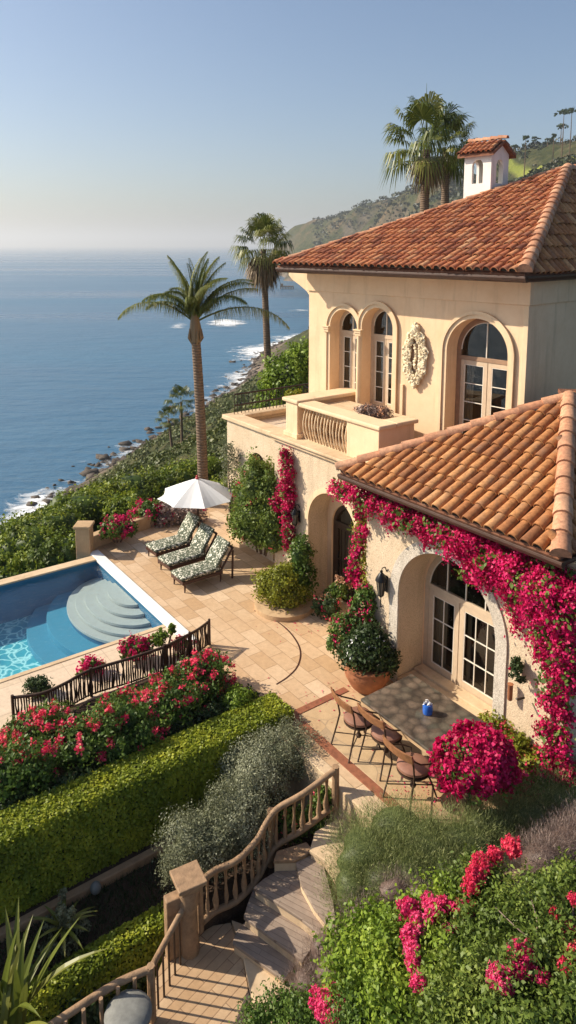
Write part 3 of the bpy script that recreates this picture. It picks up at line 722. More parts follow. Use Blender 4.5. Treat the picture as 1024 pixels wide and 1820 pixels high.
s = MB(); low.panel(s, [(10.5, -.1), (15.2, -.1), (15.2, 4.0), (10.5, 4.0)], [arch(11.85, 13.72, .03, 2.12)[::-1]], -.62, 0)
s.build('ground_floor_wall', M['stucco'], villa)
s = MB(); low.panel(s, [(10.9, -.08), (14.6, -.08), (14.6, 3.9), (10.9, 3.9)], [arch(12.2, 13.55, .0, 1.92)[::-1]], -.75, -.625)
s.build('recess_wall', M['stucco_smooth'], villa)
s = MB(); s.boxDN(15.0, 15.2, 10.6+.63, 13.0, -.1, 3.99); s.build('return_wall', M['stucco'], villa)
s = MB(); low.ring(s, arch(11.85, 13.72, .03, 2.12)[1:-1], arch(11.72, 13.85, .03, 2.12)[1:-1], 0, .012); s.build('arch_trim', M['trim'], villa)
# wing
s = MB(); A2 = (7.36, 9.78, .0, 2.0)
wing.panel(s, [(5.95, -.1), (10.78, -.1), (10.78, 4.22), (5.95, 4.22)], [arch(*A2, 28)[::-1]], -.72, 0); s.build('wing_wall', M['stucco'], villa)
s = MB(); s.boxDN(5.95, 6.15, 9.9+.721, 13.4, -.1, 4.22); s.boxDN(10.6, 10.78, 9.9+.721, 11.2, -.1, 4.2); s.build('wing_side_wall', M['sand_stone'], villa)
s = MB(); wing.ring(s, arch(7.36, 9.78, .0, 2.0, 28)[0:], arch(7.12, 10.02, 0, 2.0, 28)[0:], 0, .035); s.build('arch_trim', M['pebble_trim'], villa)
# far terrace section
s = MB(); terr.panel(s, [(15.22, -.1), (18.45, -.1), (18.45, 3.72), (15.22, 3.72)], [arch(16.35, 17.2, 1.2, 2.62)[::-1], arch(15.35, 16.0, .05, 2.75)[::-1]], -.35, 0)
s.build('terrace_wall', M['stucco'], villa)
s = MB(); s.boxDN(18.25, 18.45, 11.1+.351, 14.5, -.1, 3.72); s.boxDN(15.25, 18.24, 11.62, 11.66, -.1, 3.6); s.build('terrace_back_wall', M['stucco'], villa)
s = MB(); terr.box(s, 15.15, 18.6, 3.72, 3.86, -.42, .10); terr.box(s, 18.1, 18.6, 3.721, 3.859, -3.3, -.421); s.build('parapet_cap', M['cap_stone'], villa, bevel=.03)
s = MB(); s.boxDN(15.21, 18.24, 11.5, 16, 3.45, 3.6); s.boxDN(10.8, 15.2, 11.23, 15.9, 3.75, 4.0); s.build('terrace_floor', M['deck_tile'], villa)
s = MB()
for k in range(9): terr.box(s, 16.4+.09*k, 16.415+.09*k, 1.3, 2.95, -.12, -.10)
for z in (1.7, 2.3): terr.box(s, 16.35, 17.2, z, z+.02, -.13, -.09)
s.build('window_grille', M['iron'], villa)
# balcony ledge
s = MB(); low.box(s, 11.05, 15.32, 4.0, 4.07, -.6, .16); low.box(s, 11.05, 15.26, 3.90, 4.0, -.0, .09); s.build('balcony_ledge', M['cap_stone'], villa, bevel=.02)

# ---- upper storey
w1 = (4.86, 5.86, 4.68, 6.78); w2 = (3.66, 4.70, 4.68, 6.88); w3 = (.42, 2.02, 4.2, 6.55)
s = MB()
ap = lambda t, n=24: arch(*t, n)[::-1]
upp.panel(s, [(0, 3.6), (6.72, 3.6), (6.72, 8.35), (0, 8.35)], [ap(w1), ap(w2), ap(w3)], -.42, 0); s.build('upper_wall', M['stucco_smooth'], villa)
s = MB(); side.panel(s, [(0.42, 3.6), (12, 3.6), (12, 8.35), (0.42, 8.35)], [], -.3, 0); s.build('upper_side_wall', M['stucco_smooth'], villa)
s = MB(); upp.box(s, 6.42, 6.72, 3.6, 8.34, -12, -.421); upp.box(s, .31, 6.4, 3.6, 8.3, -12, -11.7); s.build('upper_back_wall', M['stucco_smooth'], villa)
s = MB(); upp.box(s, -.05, 6.77, 7.72, 8.36, -.05, .05); side.box(s, 0.052, 12, 7.721, 8.359, -.05, .05); upp.box(s, 6.721, 6.77, 7.722, 8.358, -3, -.051); s.build('cornice', M['stucco_smooth'], villa, bevel=.012)
for t in (w1, w2, w3):
    s = MB(); o_ = .14; inn = arch(*t, 28); out = arch(t[0]-o_, t[1]+o_, t[2], t[3], 28)
    if t is w1: out = [(max(a, 4.785), z) for a, z in out]
    if t is w2: out = [(min(a, 4.779), z) for a, z in out]
    upp.ring(s, inn, out, 0, .035)
    in2 = arch(t[0]-o_+.045, t[1]+o_-.045, t[2], t[3], 28); out2 = arch(t[0]-o_-.03, t[1]+o_+.03, t[2], t[3], 28)
    if t is w1: in2 = [(max(a, 4.785), z) for a, z in in2]; out2 = [(max(a, 4.782), z) for a, z in out2]
    if t is w2: in2 = [(min(a, 4.779), z) for a, z in in2]; out2 = [(min(a, 4.781), z) for a, z in out2]
    upp.ring(s, in2, out2, .036, .075)
    s.build('arch_trim', M['trim'], villa, smooth='a')
for a, b_ in ((5.84, 6.06), (4.66, 4.90)):
    s = MB()
    upp.box(s, a, b_, 6.70, 6.76, -.0, .12); upp.box(s, a+.02, b_-.02, 6.63, 6.70, -.0, .10); upp.box(s, a-.02, b_+.02, 6.76, 6.80, -.0, .14); s.build('capital', M['trim'], villa, bevel=.012)
s = MB(); s.tube([upp.pt(4.78, 4.7, .03), upp.pt(4.78, 5.6, .03), upp.pt(4.78, 6.64, .03)], [.075, .075, .062], 12); s.build('column', M['trim'], villa, smooth='a')
s = MB(); upp.box(s, 3.5, 6.05, 4.58, 4.66, -.3, .14); s.build('window_sill', M['trim'], villa, bevel=.015)
s = MB(); upp.box(s, 3.27, 3.36, 4.0, 5.55, 0, .06); s.build('pilaster', M['trim'], villa, bevel=.008); s = MB(); upp.box(s, -.02, .10, 4.0, 7.71, .0, .02); s.build('pilaster', M['trim'], villa, bevel=.008)

# ---- arched windows and doors
def glazed(pl, t, n, leaves_, cols, rows, zt, fr, mu, thick=.07, fan=2, base=.08, name='window', leafmat=None, rail=.07, cm=None):
    """frame ring + transom + casements with panes, behind them curtains and a dark room"""
    a0, a1, z0, zs = t; f = MB()
    pl.ring(f, arch(a0+thick, a1-thick, z0+base, zs, 24), arch(a0, a1, z0, zs, 24), n-.06, n, closed=True)
    pl.box(f, a0+thick, a1-thick, zt-.05, zt+.05, n-.055, n+.012)
    o = f.build(name, M[fr], villa, bevel=.005)
    W_ = a1-a0-2*thick; m_ = MB(); lf = MB(); x = a0+thick
    wd = [W_*k for k in leaves_]
    for q, wl in enumerate(wd):
        b0, b1 = x+.008, x+wl-.008; zb, ze = z0+base+.01, zt-.055
        for (p0, p1, y0, y1) in ((b0, b0+rail, zb, ze), (b1-rail, b1, zb, ze), (b0+rail, b1-rail, zb, zb+rail*1.3), (b0+rail, b1-rail, ze-rail, ze)):
            pl.box(lf, p0, p1, y0, y1, n-.05, n+.0)
        ia, ib, iz, it = b0+rail, b1-rail, zb+rail*1.3, ze-rail; cc_ = cols[q]
        for k in range(1, cc_): xx = ia+(ib-ia)*k/cc_; pl.box(m_, xx-.009, xx+.009, iz, it, n-.028, n-.006)
        for k in range(1, rows): yy = iz+(it-iz)*k/rows; pl.box(m_, ia, ib, yy-.009, yy+.009, n-.027, n-.005)
        for (p0, p1, y0, y1) in ((ia, ia+.015, iz, it), (ib-.015, ib, iz, it), (ia, ib, iz, iz+.015), (ia, ib, it-.015, it)): pl.box(m_, p0, p1, y0, y1, n-.03, n-.004)
        x += wl
    lf.build('casement', M[leafmat or fr], o, bevel=.004)
    c = (a0+a1)/2; w_ = (a1-a0)/2-thick
    top = lambda xx: zs+math.sqrt(max(w_*w_-(xx-c)**2, 0))
    for k in range(1, fan+1):
        xx = a0+thick+W_*k/(fan+1); pl.box(m_, xx-.011, xx+.011, zt+.05, max(top(xx)-.01, zt+.07), n-.03, n-.004)
    rg = arch(a0+thick, a1-thick, z0, zs, 24)[1:-1]; rg2 = arch(a0+thick+.018, a1-thick-.018, z0, zs, 24)[1:-1]
    pl.ring(m_, rg2, rg, n-.03, n-.004)
    m_.build('glazing_bars', M[mu], o)
    p_ = MB(); pl.sheet(p_, arch(a0+thick, a1-thick, z0+base, zs, 24), n-.02); p_.build('pane', M['pane'], o)
    # curtains
    cu = MB(); nn_ = 60; V = []
    for k in range(nn_+1):
        a = a0+thick+W_*k/nn_; ph = k/nn_
        dz = .03*math.sin(k*1.9)+.012*math.sin(k*.7)
        V += [pl.pt(a, z0+base, n-.17+dz), pl.pt(a, top(a)-.02 if cm else zt, n-.17+dz)]
    Fc = []
    for k in range(nn_):
        ph = (k+.5)/nn_
        if cm == 'full' or ph < .17 or ph > .80 or .46 < ph < .54: Fc.append((2*k, 2*k+2, 2*k+3, 2*k+1))
    cu.add(V, Fc); cu.build('curtain', M['curtain'], o, smooth=True)
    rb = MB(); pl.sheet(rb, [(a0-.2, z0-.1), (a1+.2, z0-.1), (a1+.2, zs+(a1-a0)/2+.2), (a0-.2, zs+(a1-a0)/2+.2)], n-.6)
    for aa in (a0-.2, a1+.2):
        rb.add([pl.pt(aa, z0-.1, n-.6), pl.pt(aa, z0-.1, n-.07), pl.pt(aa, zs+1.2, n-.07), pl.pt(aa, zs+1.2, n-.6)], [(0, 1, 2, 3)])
    rb.build('dark_room', M['shade_dark'], o)
    return o
m_plain('curtain', (.36, .29, .20), .9, .15, 5, bmp=0)
glazed(upp, (4.86, 5.86, 4.68, 6.78), -.34, [.5, .5], [1, 1], 4, 6.62, 'frame_cream', 'muntin', .09, 1)
glazed(upp, (3.66, 4.70, 4.68, 6.88), -.34, [.5, .5], [1, 1], 4, 6.62, 'frame_cream', 'muntin', .09, 1)
glazed(upp, (.42, 2.02, 4.2, 6.55), -.38, [.46, .54], [1, 1], 4, 6.36, 'frame_brown', 'muntin', .12, 1, leafmat='frame_cream', rail=.10)
glazed(low, (12.2, 13.55, .0, 1.92), -.68, [.5, .5], [3, 3], 2, 2.0, 'dark_frame', 'dark_frame', .09, 1, name='door', cm='full')
s = MB(); wing.panel(s, [(7.1, -.05), (10.1, -.05), (10.1, 3.9), (7.1, 3.9)], [arch(7.62, 9.76, .0, 1.95, 28)[::-1]], -.80, -.722); s.build('recess_wall', M['stucco_smooth'], villa)
glazed(wing, (7.62, 9.76, .0, 1.95), -.74, [.57, .43], [3, 2], 3, 2.0, 'frame_cream', 'muntin', .11, 3, base=.16, name='door', rail=.12)
s = MB(); wing.box(s, 7.38, 9.76, .0, .14, -.72, .02); wing.box(s, 7.4, 9.74, .0, .20, -.72, -.45); s.build('doorstep', M['cap_stone'], villa, bevel=.015)

# ---- sculpted oval medallion
c = (2.91, 6.30); s = MB(); g = np.random.default_rng(9); na_, nb = 90, 14; V = []
ra, rz = .27, .66
for i in range(na_):
    t_ = 2*math.pi*i/na_
    for j in range(nb):
        p_ = 2*math.pi*j/nb; wv_ = .125+.02*math.sin(t_*9)+.012*g.normal(); q = .05+.06*(math.sin(p_)*.5+.5)+.012*g.normal()
        k = 1; a = c[0]+(ra-.02+wv_*math.cos(p_))*math.cos(t_)*1.0; z = c[1]+(rz-.10+wv_*math.cos(p_))*math.sin(t_)
        V.append(upp.pt(a, z, q))
F = [(i*nb+j, ((i+1) % na_)*nb+j, ((i+1) % na_)*nb+(j+1) % nb, i*nb+(j+1) % nb) for i in range(na_) for j in range(nb)]
s.add(V, F)
for k in range(230):                         # modelled blossoms and leaves over the ring
    t_ = g.random()*6.283; q = (g.random()-.5)*.2; a = c[0]+(ra-.02+q)*math.cos(t_); z = c[1]+(rz-.10+q)*math.sin(t_)
    Vb, Fb = blob(upp.pt(a, z, .10+.03*g.random()), (.024+.014*g.random(),)*3, 1, .2, g); s.add(Vb, [tuple(f) for f in Fb])
for (da, dz, rr) in ((0, .68, .10), (.06, .74, .06), (-.05, .74, .05), (0, .80, .05), (0, -.68, .08), (0, -.76, .045), (.03, .62, .09)):
    Vb, Fb = blob(upp.pt(c[0]+da, c[1]+dz, .07), (rr, rr, rr), 2, .2, g); s.add(Vb, [tuple(f) for f in Fb])
m_plain('medallion', (.80, .68, .47), .8, .2, 8, bmp=.5)
md = s.build('medallion', M['medallion'], villa, smooth='a')
s = MB(); upp.ring(s, [(c[0]+.02*math.cos(t_), c[1]+.02*math.sin(t_)) for t_ in np.linspace(0, 6.283, 30)[:-1]], [(c[0]+.17*math.cos(t_), c[1]+.47*math.sin(t_)) for t_ in np.linspace(0, 6.283, 30)[:-1]], .01, .03, True)
s.build('backplate', M['frame_brown'], md)
s = MB()
for k in range(9): Vb, Fb = blob(upp.pt(c[0]+.03*math.sin(k), c[1]-.28+.07*k, .05), (.05, .05, .05), 1, .2, g); s.add(Vb, [tuple(f) for f in Fb])
s.build('figure', M['medallion'], md, smooth='a')
# corbel at the far end of the eave
s = MB(); prof = [(0, 8.3), (.95, 8.3), (.95, 8.12), (.8, 8.0), (.5, 7.86), (.2, 7.7), (0, 7.5)]
V = [UW(6.725+a, b_, z) for b_ in (.1, .34) for a, z in prof]; k = len(prof)
s.add(V, [tuple(range(k)), tuple(2*k-1-i for i in range(k))]+[(i, (i+1) % k, k+(i+1) % k, k+i) for i in range(k)]); s.build('corbel', M['trim'], villa, bevel=.01)
s = MB(); upp.box(s, 6.72, 6.80, 5.9, 6.12, -.5, -.2); s.build('wall_lamp_box', M['black_metal'], villa, bevel=.01)

# ---- barrel tile roofs
def tile_slope(P0, e, sdir, nor, wid, ln, inside, sp, ex, mt_, name, parent, rad=None, jit=.012, seg=7, eave_dark=True):
    """P0 eave corner, e along the eave, sdir up the slope (unit 3D), nor the slope normal"""
    g = np.random.default_rng(int(wid*1000)); rad = rad or sp*.40
    nc = int(wid/sp); nr_ = int(ln/ex)+1; V = []; F = []; rv = []
    e = np.array(e, float); sdir = np.array(sdir, float); nor = np.array(nor, float); P0 = np.array(P0, float)
    for i in range(nc):
        colr = g.random()
        for j in range(nr_):
            a = (i+.5)*sp; b_ = j*ex
            if not inside(a, b_+ex*.45): continue
            r0 = rad*1.06; r1 = rad*.86; L_ = ex*1.22; sk = (g.random()-.5)*jit*2; up_ = .028+jit*g.random(); bb = b_ + (g.random()-.5)*jit*2; b0 = len(V)
            for (bb_, rr, h) in ((bb, r0, up_+.02), (bb+L_, r1, up_-.012)):
                for k in range(seg+1):
                    an = math.pi*k/seg
                    V.append(P0+e*(a-rr*math.cos(an)+(sk if bb_ > bb else 0))+sdir*bb_+nor*(rr*math.sin(an)*.92+h))
            for k in range(seg+1):           # inner lip at the open end
                an = math.pi*k/seg; V.append(P0+e*(a-(r0-.016)*math.cos(an))+sdir*bb+nor*((r0-.016)*math.sin(an)*.92+up_+.014))
            q = seg+1
            for k in range(seg): F.append((b0+k, b0+k+1, b0+q+k+1, b0+q+k)); F.append((b0+k+1, b0+k, b0+2*q+k, b0+2*q+k+1))
            rv += [min(1, max(0, .22*colr+.72*g.random()))]*(3*q)
            if False:
                b1 = len(V)
                for k in range(seg+1):
                    an = math.pi*k/seg; V.append(P0+e*(a-(r0-.02)*math.cos(an))+sdir*(bb+.10)+nor*((r0-.02)*math.sin(an)*.92+up_+.01))
                for k in range(1, seg-1, 1): F.append((b1, b1+k, b1+k+1, b1+k+1))
                rv += [0]*q
    fs = [tuple(dict.fromkeys(f)) for f in F]
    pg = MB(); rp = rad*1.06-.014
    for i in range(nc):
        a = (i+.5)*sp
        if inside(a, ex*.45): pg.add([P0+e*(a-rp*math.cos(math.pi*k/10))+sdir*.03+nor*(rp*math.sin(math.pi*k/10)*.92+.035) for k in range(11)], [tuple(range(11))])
    if pg.v and nor[2] < .99: pg.build('tile_shade_plugs', M['shade_dark'], parent)  # near-black plugs paint the shade inside the open tile ends
    me = MB(); me.v = [tuple(v) for v in V]; me.f = fs; me.r = rv
    return me.build(name, M[mt_], parent, smooth='a')
def caps(pts_from, pts_to, rad, ex, mt_, name, parent, lift=.03):
    a = np.array(pts_from, float); b = np.array(pts_to, float); L_ = np.linalg.norm(b-a); t_ = (b-a)/L_; sidev = nrm(np.cross(t_, [0, 0, 1])); upv = np.cross(sidev, t_)
    s = MB(); g = np.random.default_rng(int(L_*97)); n_ = int(L_/ex)
    for i in range(n_):
        V = []; r0, r1 = rad*1.08, rad*.9; o0 = a+t_*(i*L_/n_); o1 = o0+t_*(L_/n_*1.18); q = 9
        for (o_, rr, h) in ((o0, r0, lift+.02), (o1, r1, lift), (o0, r0-.02, lift+.015)):
            for k in range(q+1):
                an = math.pi*k/q*1.1-.05*math.pi; V.append(o_+sidev*(rr*math.cos(an))+upv*(rr*math.sin(an)*.95+h))
        F = []
        for k in range(q): F.append((k, k+1, q+1+k+1, q+1+k)); F.append((k+1, k, 2*(q+1)+k, 2*(q+1)+k+1))
        F.append(tuple(2*(q+1)+k for k in range(q+1)) if i == 0 else tuple(2*(q+1)+k for k in range(q+1)))
        s.add(V, F, g.random())
    return s.build(name, M[mt_], parent, smooth='a')
def slope_frame(e0, e1, top):
    e0, e1, top = map(lambda q: np.array(q, float), (e0, e1, top)); wid = np.linalg.norm(e1-e0); e = (e1-e0)/wid
    v = top-e0; along = v@e; up_ = v-e*along; ln = np.linalg.norm(up_); sdir = up_/ln; nor = np.cross(e, sdir); nor = nor if nor[2] > 0 else -nor
    return wid, e, sdir, nor, ln, along
def roof_sheet(name, pts, parent, dz=0.0):
    s = MB(); s.add([np.array(p)+[0, 0, dz] for p in pts]+[np.array(p)+[0, 0, dz-.08] for p in pts], [tuple(range(len(pts))), tuple(2*len(pts)-1-i for i in range(len(pts)))]+[(i, (i+1) % len(pts), len(pts)+(i+1) % len(pts), len(pts)+i) for i in range(len(pts))])
    return s.build(name, M['tile_under'], parent)
# upper roof
ZE = 8.42
cR = np.array([4.62, 14.30, ZE]); cL = UW(7.10, -.85, ZE); pk = np.array([7.38, 19.6, 10.92])
cR = UW(-.35, -.85, ZE); rdir = np.array([N2[0], N2[1], 0]); far_e = cR+rdir*13; rk2 = pk+rdir*9
pk[2] = 10.92
backL = cL+rdir*13
roofu = thing_roof = None
ru = roof_sheet('upper_roof', [cL, cR, pk], villa)
roof_sheet('roof_deck', [cR, far_e, rk2, pk], ru); roof_sheet('roof_deck', [backL, cL, pk, rk2], ru)
wid, e, sdir, nor, ln, al = slope_frame(cL, cR, pk)
ins = lambda a, b: (al*b/ln-.02 < a < wid-(wid-al)*b/ln+.02) if b > .2 else (0.02 < a < wid-.02)
tile_slope(cL-sdir*.13+nor*.06, e, sdir, nor, wid, ln, ins, .205, .31, 'tile_upper', 'roof_tiles', ru, rad=.090, jit=.02)
wid, e, sdir, nor, ln, al = slope_frame(cR, far_e, pk)
ins = lambda a, b: a > al*b/ln-.02 and b < ln
tile_slope(cR-sdir*.07, e, sdir, nor, 8, ln, ins, .215, .34, 'tile_lower', 'roof_tiles', ru, rad=.09)
caps(cR-nrm(pk-cR)*.02, pk, .15, .31, 'ridge_cap', 'hip_cap', ru, .05)
caps(cL-nrm(pk-cL)*.02, pk, .09, .38, 'ridge_cap', 'hip_cap', ru, .07)
caps(pk, rk2, .13, .4, 'ridge_cap', 'ridge_tiles', ru, .05)
def gutterline(a, b, inward, name='gutter', h=.13):
    s = MB(); a = np.array(a, float); b = np.array(b, float); iv_ = np.array(inward, float); t_ = nrm(b-a)
    prof = [(-.04, -.02), (-.13, -.02), (-.135, -.06), (-.10, -.12), (-.05, -.15), (-.04, -.15)]
    V = [p_-iv_*x+iv_*-.0+np.array([0, 0, z]) for p_ in (a, b) for x, z in [(-q[0], q[1]) for q in prof]]
    V = [p_+(-iv_)*(-q[0])*1.0+np.array([0, 0, q[1]]) for p_ in (a, b) for q in prof]
    k = len(prof); s.add(V, [(i, (i+1) % k, k+(i+1) % k, k+i) for i in range(k)]+[tuple(range(k)), tuple(2*k-1-i for i in range(k))])
    return s.build(name, M['gutter'], villa, bevel=.004)
iN2 = np.array([N2[0], N2[1], 0]); iD2 = np.array([D2[0], D2[1], 0])
gz = np.array([0, 0, -.03])
gutterline(cL+gz+iN2*.06, cR+gz+iN2*.06-iD2*.06, iN2); gutterline(cR+gz+iD2*.06, far_e+gz+iD2*.06, iD2)
s = MB(); upp.box(s, -.30, 7.04, ZE-.14, ZE-.09, -.05, .78); side.box(s, -.78, 12, ZE-.142, ZE-.092, -.05, .28); upp.box(s, 6.77, 7.05, ZE-.141, ZE-.091, -12, -.05)
s.build('soffit', M['trim'], villa)
# lower wing roof
EZ = 4.33
eL = W(11.05, 9.38, EZ); eR = W(5.90, 9.38, EZ); apx = W(7.9, 12.52, EZ+1.66)
pk2 = apx.copy()
rl = roof_sheet('wing_roof', [eL, eR, apx], villa)
roof_sheet('roof_deck', [eR, W(5.9, 14.4, EZ), apx], rl); roof_sheet('roof_deck', [eL, apx, W(11.05, 12.6, EZ)], rl); roof_sheet('roof_deck', [apx, W(5.9, 14.4, EZ), W(8.0, 14.4, EZ+1.6), W(8.6, 13.2, EZ+1.7)], rl)
wid, e, sdir, nor, ln, al = slope_frame(eL, eR, apx)
ins2 = lambda a, b: (al*b/ln-.02 < a < wid-(wid-al)*b/ln+.02) if b > .2 else (0.02 < a < wid-.02)
tile_slope(eL-sdir*.05, e, sdir, nor, wid, ln, ins2, .234, .37, 'tile_lower', 'roof_tiles', rl, rad=.10, jit=.016)
wid, e, sdir, nor, ln, al = slope_frame(eR, W(5.9, 14.4, EZ), apx)
tile_slope(eR-sdir*.05, e, sdir, nor, wid, ln, lambda a, b: (al*b/ln-.02 < a < wid-(wid-al)*b/ln) if b > .2 else (.02 < a < wid), .234, .37, 'tile_lower', 'roof_tiles', rl, rad=.10)
caps(eL-nrm(apx-eL)*.05, apx, .115, .44, 'ridge_cap', 'hip_cap', rl, .07); caps(eR-nrm(apx-eR)*.05, apx, .15, .40, 'ridge_cap', 'hip_cap', rl, .06)
iN = np.array([N[0], N[1], 0]); iD = np.array([D[0], D[1], 0])
gutterline(eL+gz+iN*.05, eR+gz+iN*.05-iD*.08, iN); gutterline(eR+gz+iD*.06, W(5.96, 14.4, EZ)+gz, iD)
s = MB(); wing.box(s, 5.9, 11.0, EZ-.16, EZ-.10, -.6, .46); s.boxDN(5.93, 6.1, 9.9, 14.4, EZ-.161, EZ-.101); s.build('soffit', M['fascia'], villa)

# ---- chimney turret
ch = np.array([5.42, 20.25]); chm = MB(); w_ = .84
cp1 = Plane(ch - D2*w_/2 - N2*w_/2, D2, -N2); cp2 = Plane(ch - D2*w_/2 - N2*w_/2, N2, -D2)
cp3 = Plane(ch - D2*w_/2 + N2*w_/2, D2, N2); cp4 = Plane(ch + D2*w_/2 - N2*w_/2, N2, D2)
zb, ztp = 9.3, 11.45
for pl, a0, a1 in ((cp1, 0, w_), (cp2, .08, w_-.08), (cp3, 0, w_), (cp4, .08, w_-.08)):
    pl.panel(chm, [(a0, zb), (a1, zb), (a1, ztp), (a0, ztp)], [arch(w_/2-.17, w_/2+.17, 10.62, 11.08, 12)[::-1]], -.08, 0)
chm.add([np.r_[ch-D2*w_*.49-N2*w_*.49, 10.55], np.r_[ch+D2*w_*.49-N2*w_*.49, 10.55], np.r_[ch+D2*w_*.49+N2*w_*.49, 10.55], np.r_[ch-D2*w_*.49+N2*w_*.49, 10.55]], [(0, 1, 2, 3)])
chm = chm.build('chimney', M['stucco_white'], villa, bevel=.006)
# gable ends and small tiled roof of the turret
s = MB(); cz = ztp
def CW(a, b, z): q = ch+D2*a+N2*b; return np.array([q[0], q[1], z])
h = w_/2+.14
for sg in (-1, 1):
    s.add([CW(sg*w_/2, -w_/2, cz), CW(sg*w_/2, w_/2, cz), CW(sg*w_/2, 0, cz+.26)], [(0, 1, 2)])
s.build('gable', M['stucco_white'], chm)
rt = roof_sheet('chimney_roof', [CW(-h, -h, cz-.06), CW(h, -h, cz-.06), CW(h, 0, cz+.30), CW(-h, 0, cz+.30)], chm)
roof_sheet('chimney_roof', [CW(-h, h, cz-.061), CW(h, h, cz-.061), CW(h, 0, cz+.299), CW(-h, 0, cz+.299)], chm)
for sg in (-1, 1):
    wid, e, sdir, nor, ln, al = slope_frame(CW(h, sg*h, cz-.06), CW(-h, sg*h, cz-.06), CW(0, 0, cz+.30))
    tile_slope(CW(h, sg*h, cz-.06)-sdir*.04, e, sdir, nor, wid, ln, lambda a, b: True if b < ln*.95 else False, .155, .2, 'tile_upper', 'chimney_tiles', chm, rad=.066)
caps(CW(h+.02, 0, cz+.32), CW(-h-.02, 0, cz+.32), .075, .22, 'ridge_cap', 'chimney_ridge', chm, .02)

# ---- balcony piers, balustrades and planter box
bp = MB()
low.box(bp, 14.35, 14.85, 4.07, 4.98, -.62, -.12); low.box(bp, 14.3, 14.9, 4.071, 4.2, -.67, -.07)
bp.build('balcony_pier', M['stucco_smooth'], villa, bevel=.015)
s = MB(); low.box(s, 14.28, 14.95, 4.98, 5.08, -2.3, -.06); s.build('pier_cap', M['trim'], villa, bevel=.03)
s = MB(); low.box(s, 14.42, 14.8, 4.07, 4.979, -2.25, -.621); s.build('balcony_side_wall', M['stucco_smooth'], villa)
s = MB(); low.box(s, 11.35, 12.45, 4.07, 4.93, -1.25, -.14); s.build('planter_box', M['stucco_smooth'], villa, bevel=.02)
s = MB(); low.box(s, 11.28, 14.279, 4.93, 5.03, -.62, -.08); low.box(s, 11.28, 11.75, 4.931, 5.031, -1.32, -.621); s.build('handrail', M['trim'], villa, bevel=.03)
s = MB(); low.box(s, 11.8, 14.27, 4.6, 4.9, -1.7, -.62); s.build('planter_bed', M['cap_stone'], villa, bevel=.01)
g = np.random.default_rng(4)
for k in range(15):
    a = 12.55+k*.118; s = MB(); ph = g.random()*6
    s.tube([low.pt(a+.012*math.sin(ph+z*7), 4.07+z, -.30+.10*math.sin(z*3.6)) for z in np.linspace(0, .87, 9)], [.026, .02, .028, .018, .026, .019, .027, .02, .026], 6); s.build('baluster', M['trim'], villa, smooth=True)
# iron railing round the far terrace
def iron_rail(a, b, z0, h, name, parent, nb=22):
    a, b = np.array(a), np.array(b); s = MB(); g = np.random.default_rng(int(abs(a[0]*100)))
    for z in (z0+h, z0+h*.45): s.tube([np.r_[a[:2], z], np.r_[b[:2], z]], .028, 6)
    for k in range(nb+1):
        q = a+(b-a)*k/nb; s.tube([np.r_[q[:2], z0], np.r_[q[:2]+g.normal(size=2)*.008, z0+h*.5], np.r_[q[:2], z0+h]], .012, 5)
    return s.build(name, M['iron'], parent)
iron_rail(W(18.35, 11.3), W(18.35, 14.2), 3.86, .62, 'railing', villa); iron_rail(W(18.3, 13.95), W(15.6, 13.7), 3.62, .8, 'railing', villa)
s = MB(); s.boxDN(15.55, 15.85, 12.9, 13.2, 3.6, 4.5); s.build('railing_post', M['trim'], villa, bevel=.02)
s = MB()
s.lathe(W(15.25, 12.0, 3.62), [(.10, 0), (.12, .05), (.06, .12), (.10, .3), (.12, .42), (.05, .62), (.06, .8), (.12, .86), (.12, .92)], 14); s.build('stone_baluster', M['trim'], villa, smooth='a')
print('verts so far', sum(len(o.data.vertices) for o in scn.objects if o.type == 'MESH'))

# ------------------------------------------------------------------ RAILINGS OF THE GARDEN
def picket_fence(pts, h, name, label):
    pts = smooth([np.r_[p[:2], 0.0] for p in pts], 8); L_ = np.r_[0, np.cumsum([np.linalg.norm(pts[i+1]-pts[i]) for i in range(len(pts)-1)])]
    def at_(t): i = min(np.searchsorted(L_, t, 'right')-1, len(pts)-2); k = (t-L_[i])/(L_[i+1]-L_[i]); return pts[i]*(1-k)+pts[i+1]*k
    root = thing(name, label, 'railing', pts[0], 'woven iron railings by the pool'); g = np.random.default_rng(int(L_[-1]*10))
    s = MB(); s.tube([p+[0, 0, h] for p in pts], .030, 6); s.build('top_rail', M['rust_iron'], root, smooth=True)
    s = MB(); s.tube([p+[0, 0, .05] for p in pts], .016, 6); s.build('bottom_rail', M['rust_iron'], root, smooth=True)
    n_ = min(int(L_[-1]/.05), 95)
    for k in range(n_+1):
        q = at_(min(L_[-1]*k/n_, L_[-1]-1e-4)); j = g.normal(size=(4, 2))*.011; s = MB()
        s.tube([np.r_[q[:2]+j[0], .03], np.r_[q[:2]+j[1], h*.35], np.r_[q[:2]+j[2], h*.7], np.r_[q[:2]+j[3]*.3, h]], [.015, .021, .014, .018], 5); s.build('picket', M['rust_iron'], root)
    for t in (0, L_[-1]*.5, L_[-1]-1e-4):
        q = at_(t); s = MB(); s.tube([q+[0, 0, -.02], q+[0, 0, h+.05]], .03, 6); s.build('post', M['rust_iron'], root)
h_ = .58
picket_fence([P(u, v, h_) for u, v in [(22, 1240), (75, 1232), (115, 1215), (158, 1192), (225, 1172), (292, 1150)]], h_, 'iron_railing', 'long woven brown iron railing between the pool deck and flower bed')
picket_fence([P(u, v, h_) for u, v in [(294, 1149), (325, 1133), (350, 1120), (372, 1104)]], h_, 'iron_railing', 'short curved end of woven iron railing on the open tiled patio')

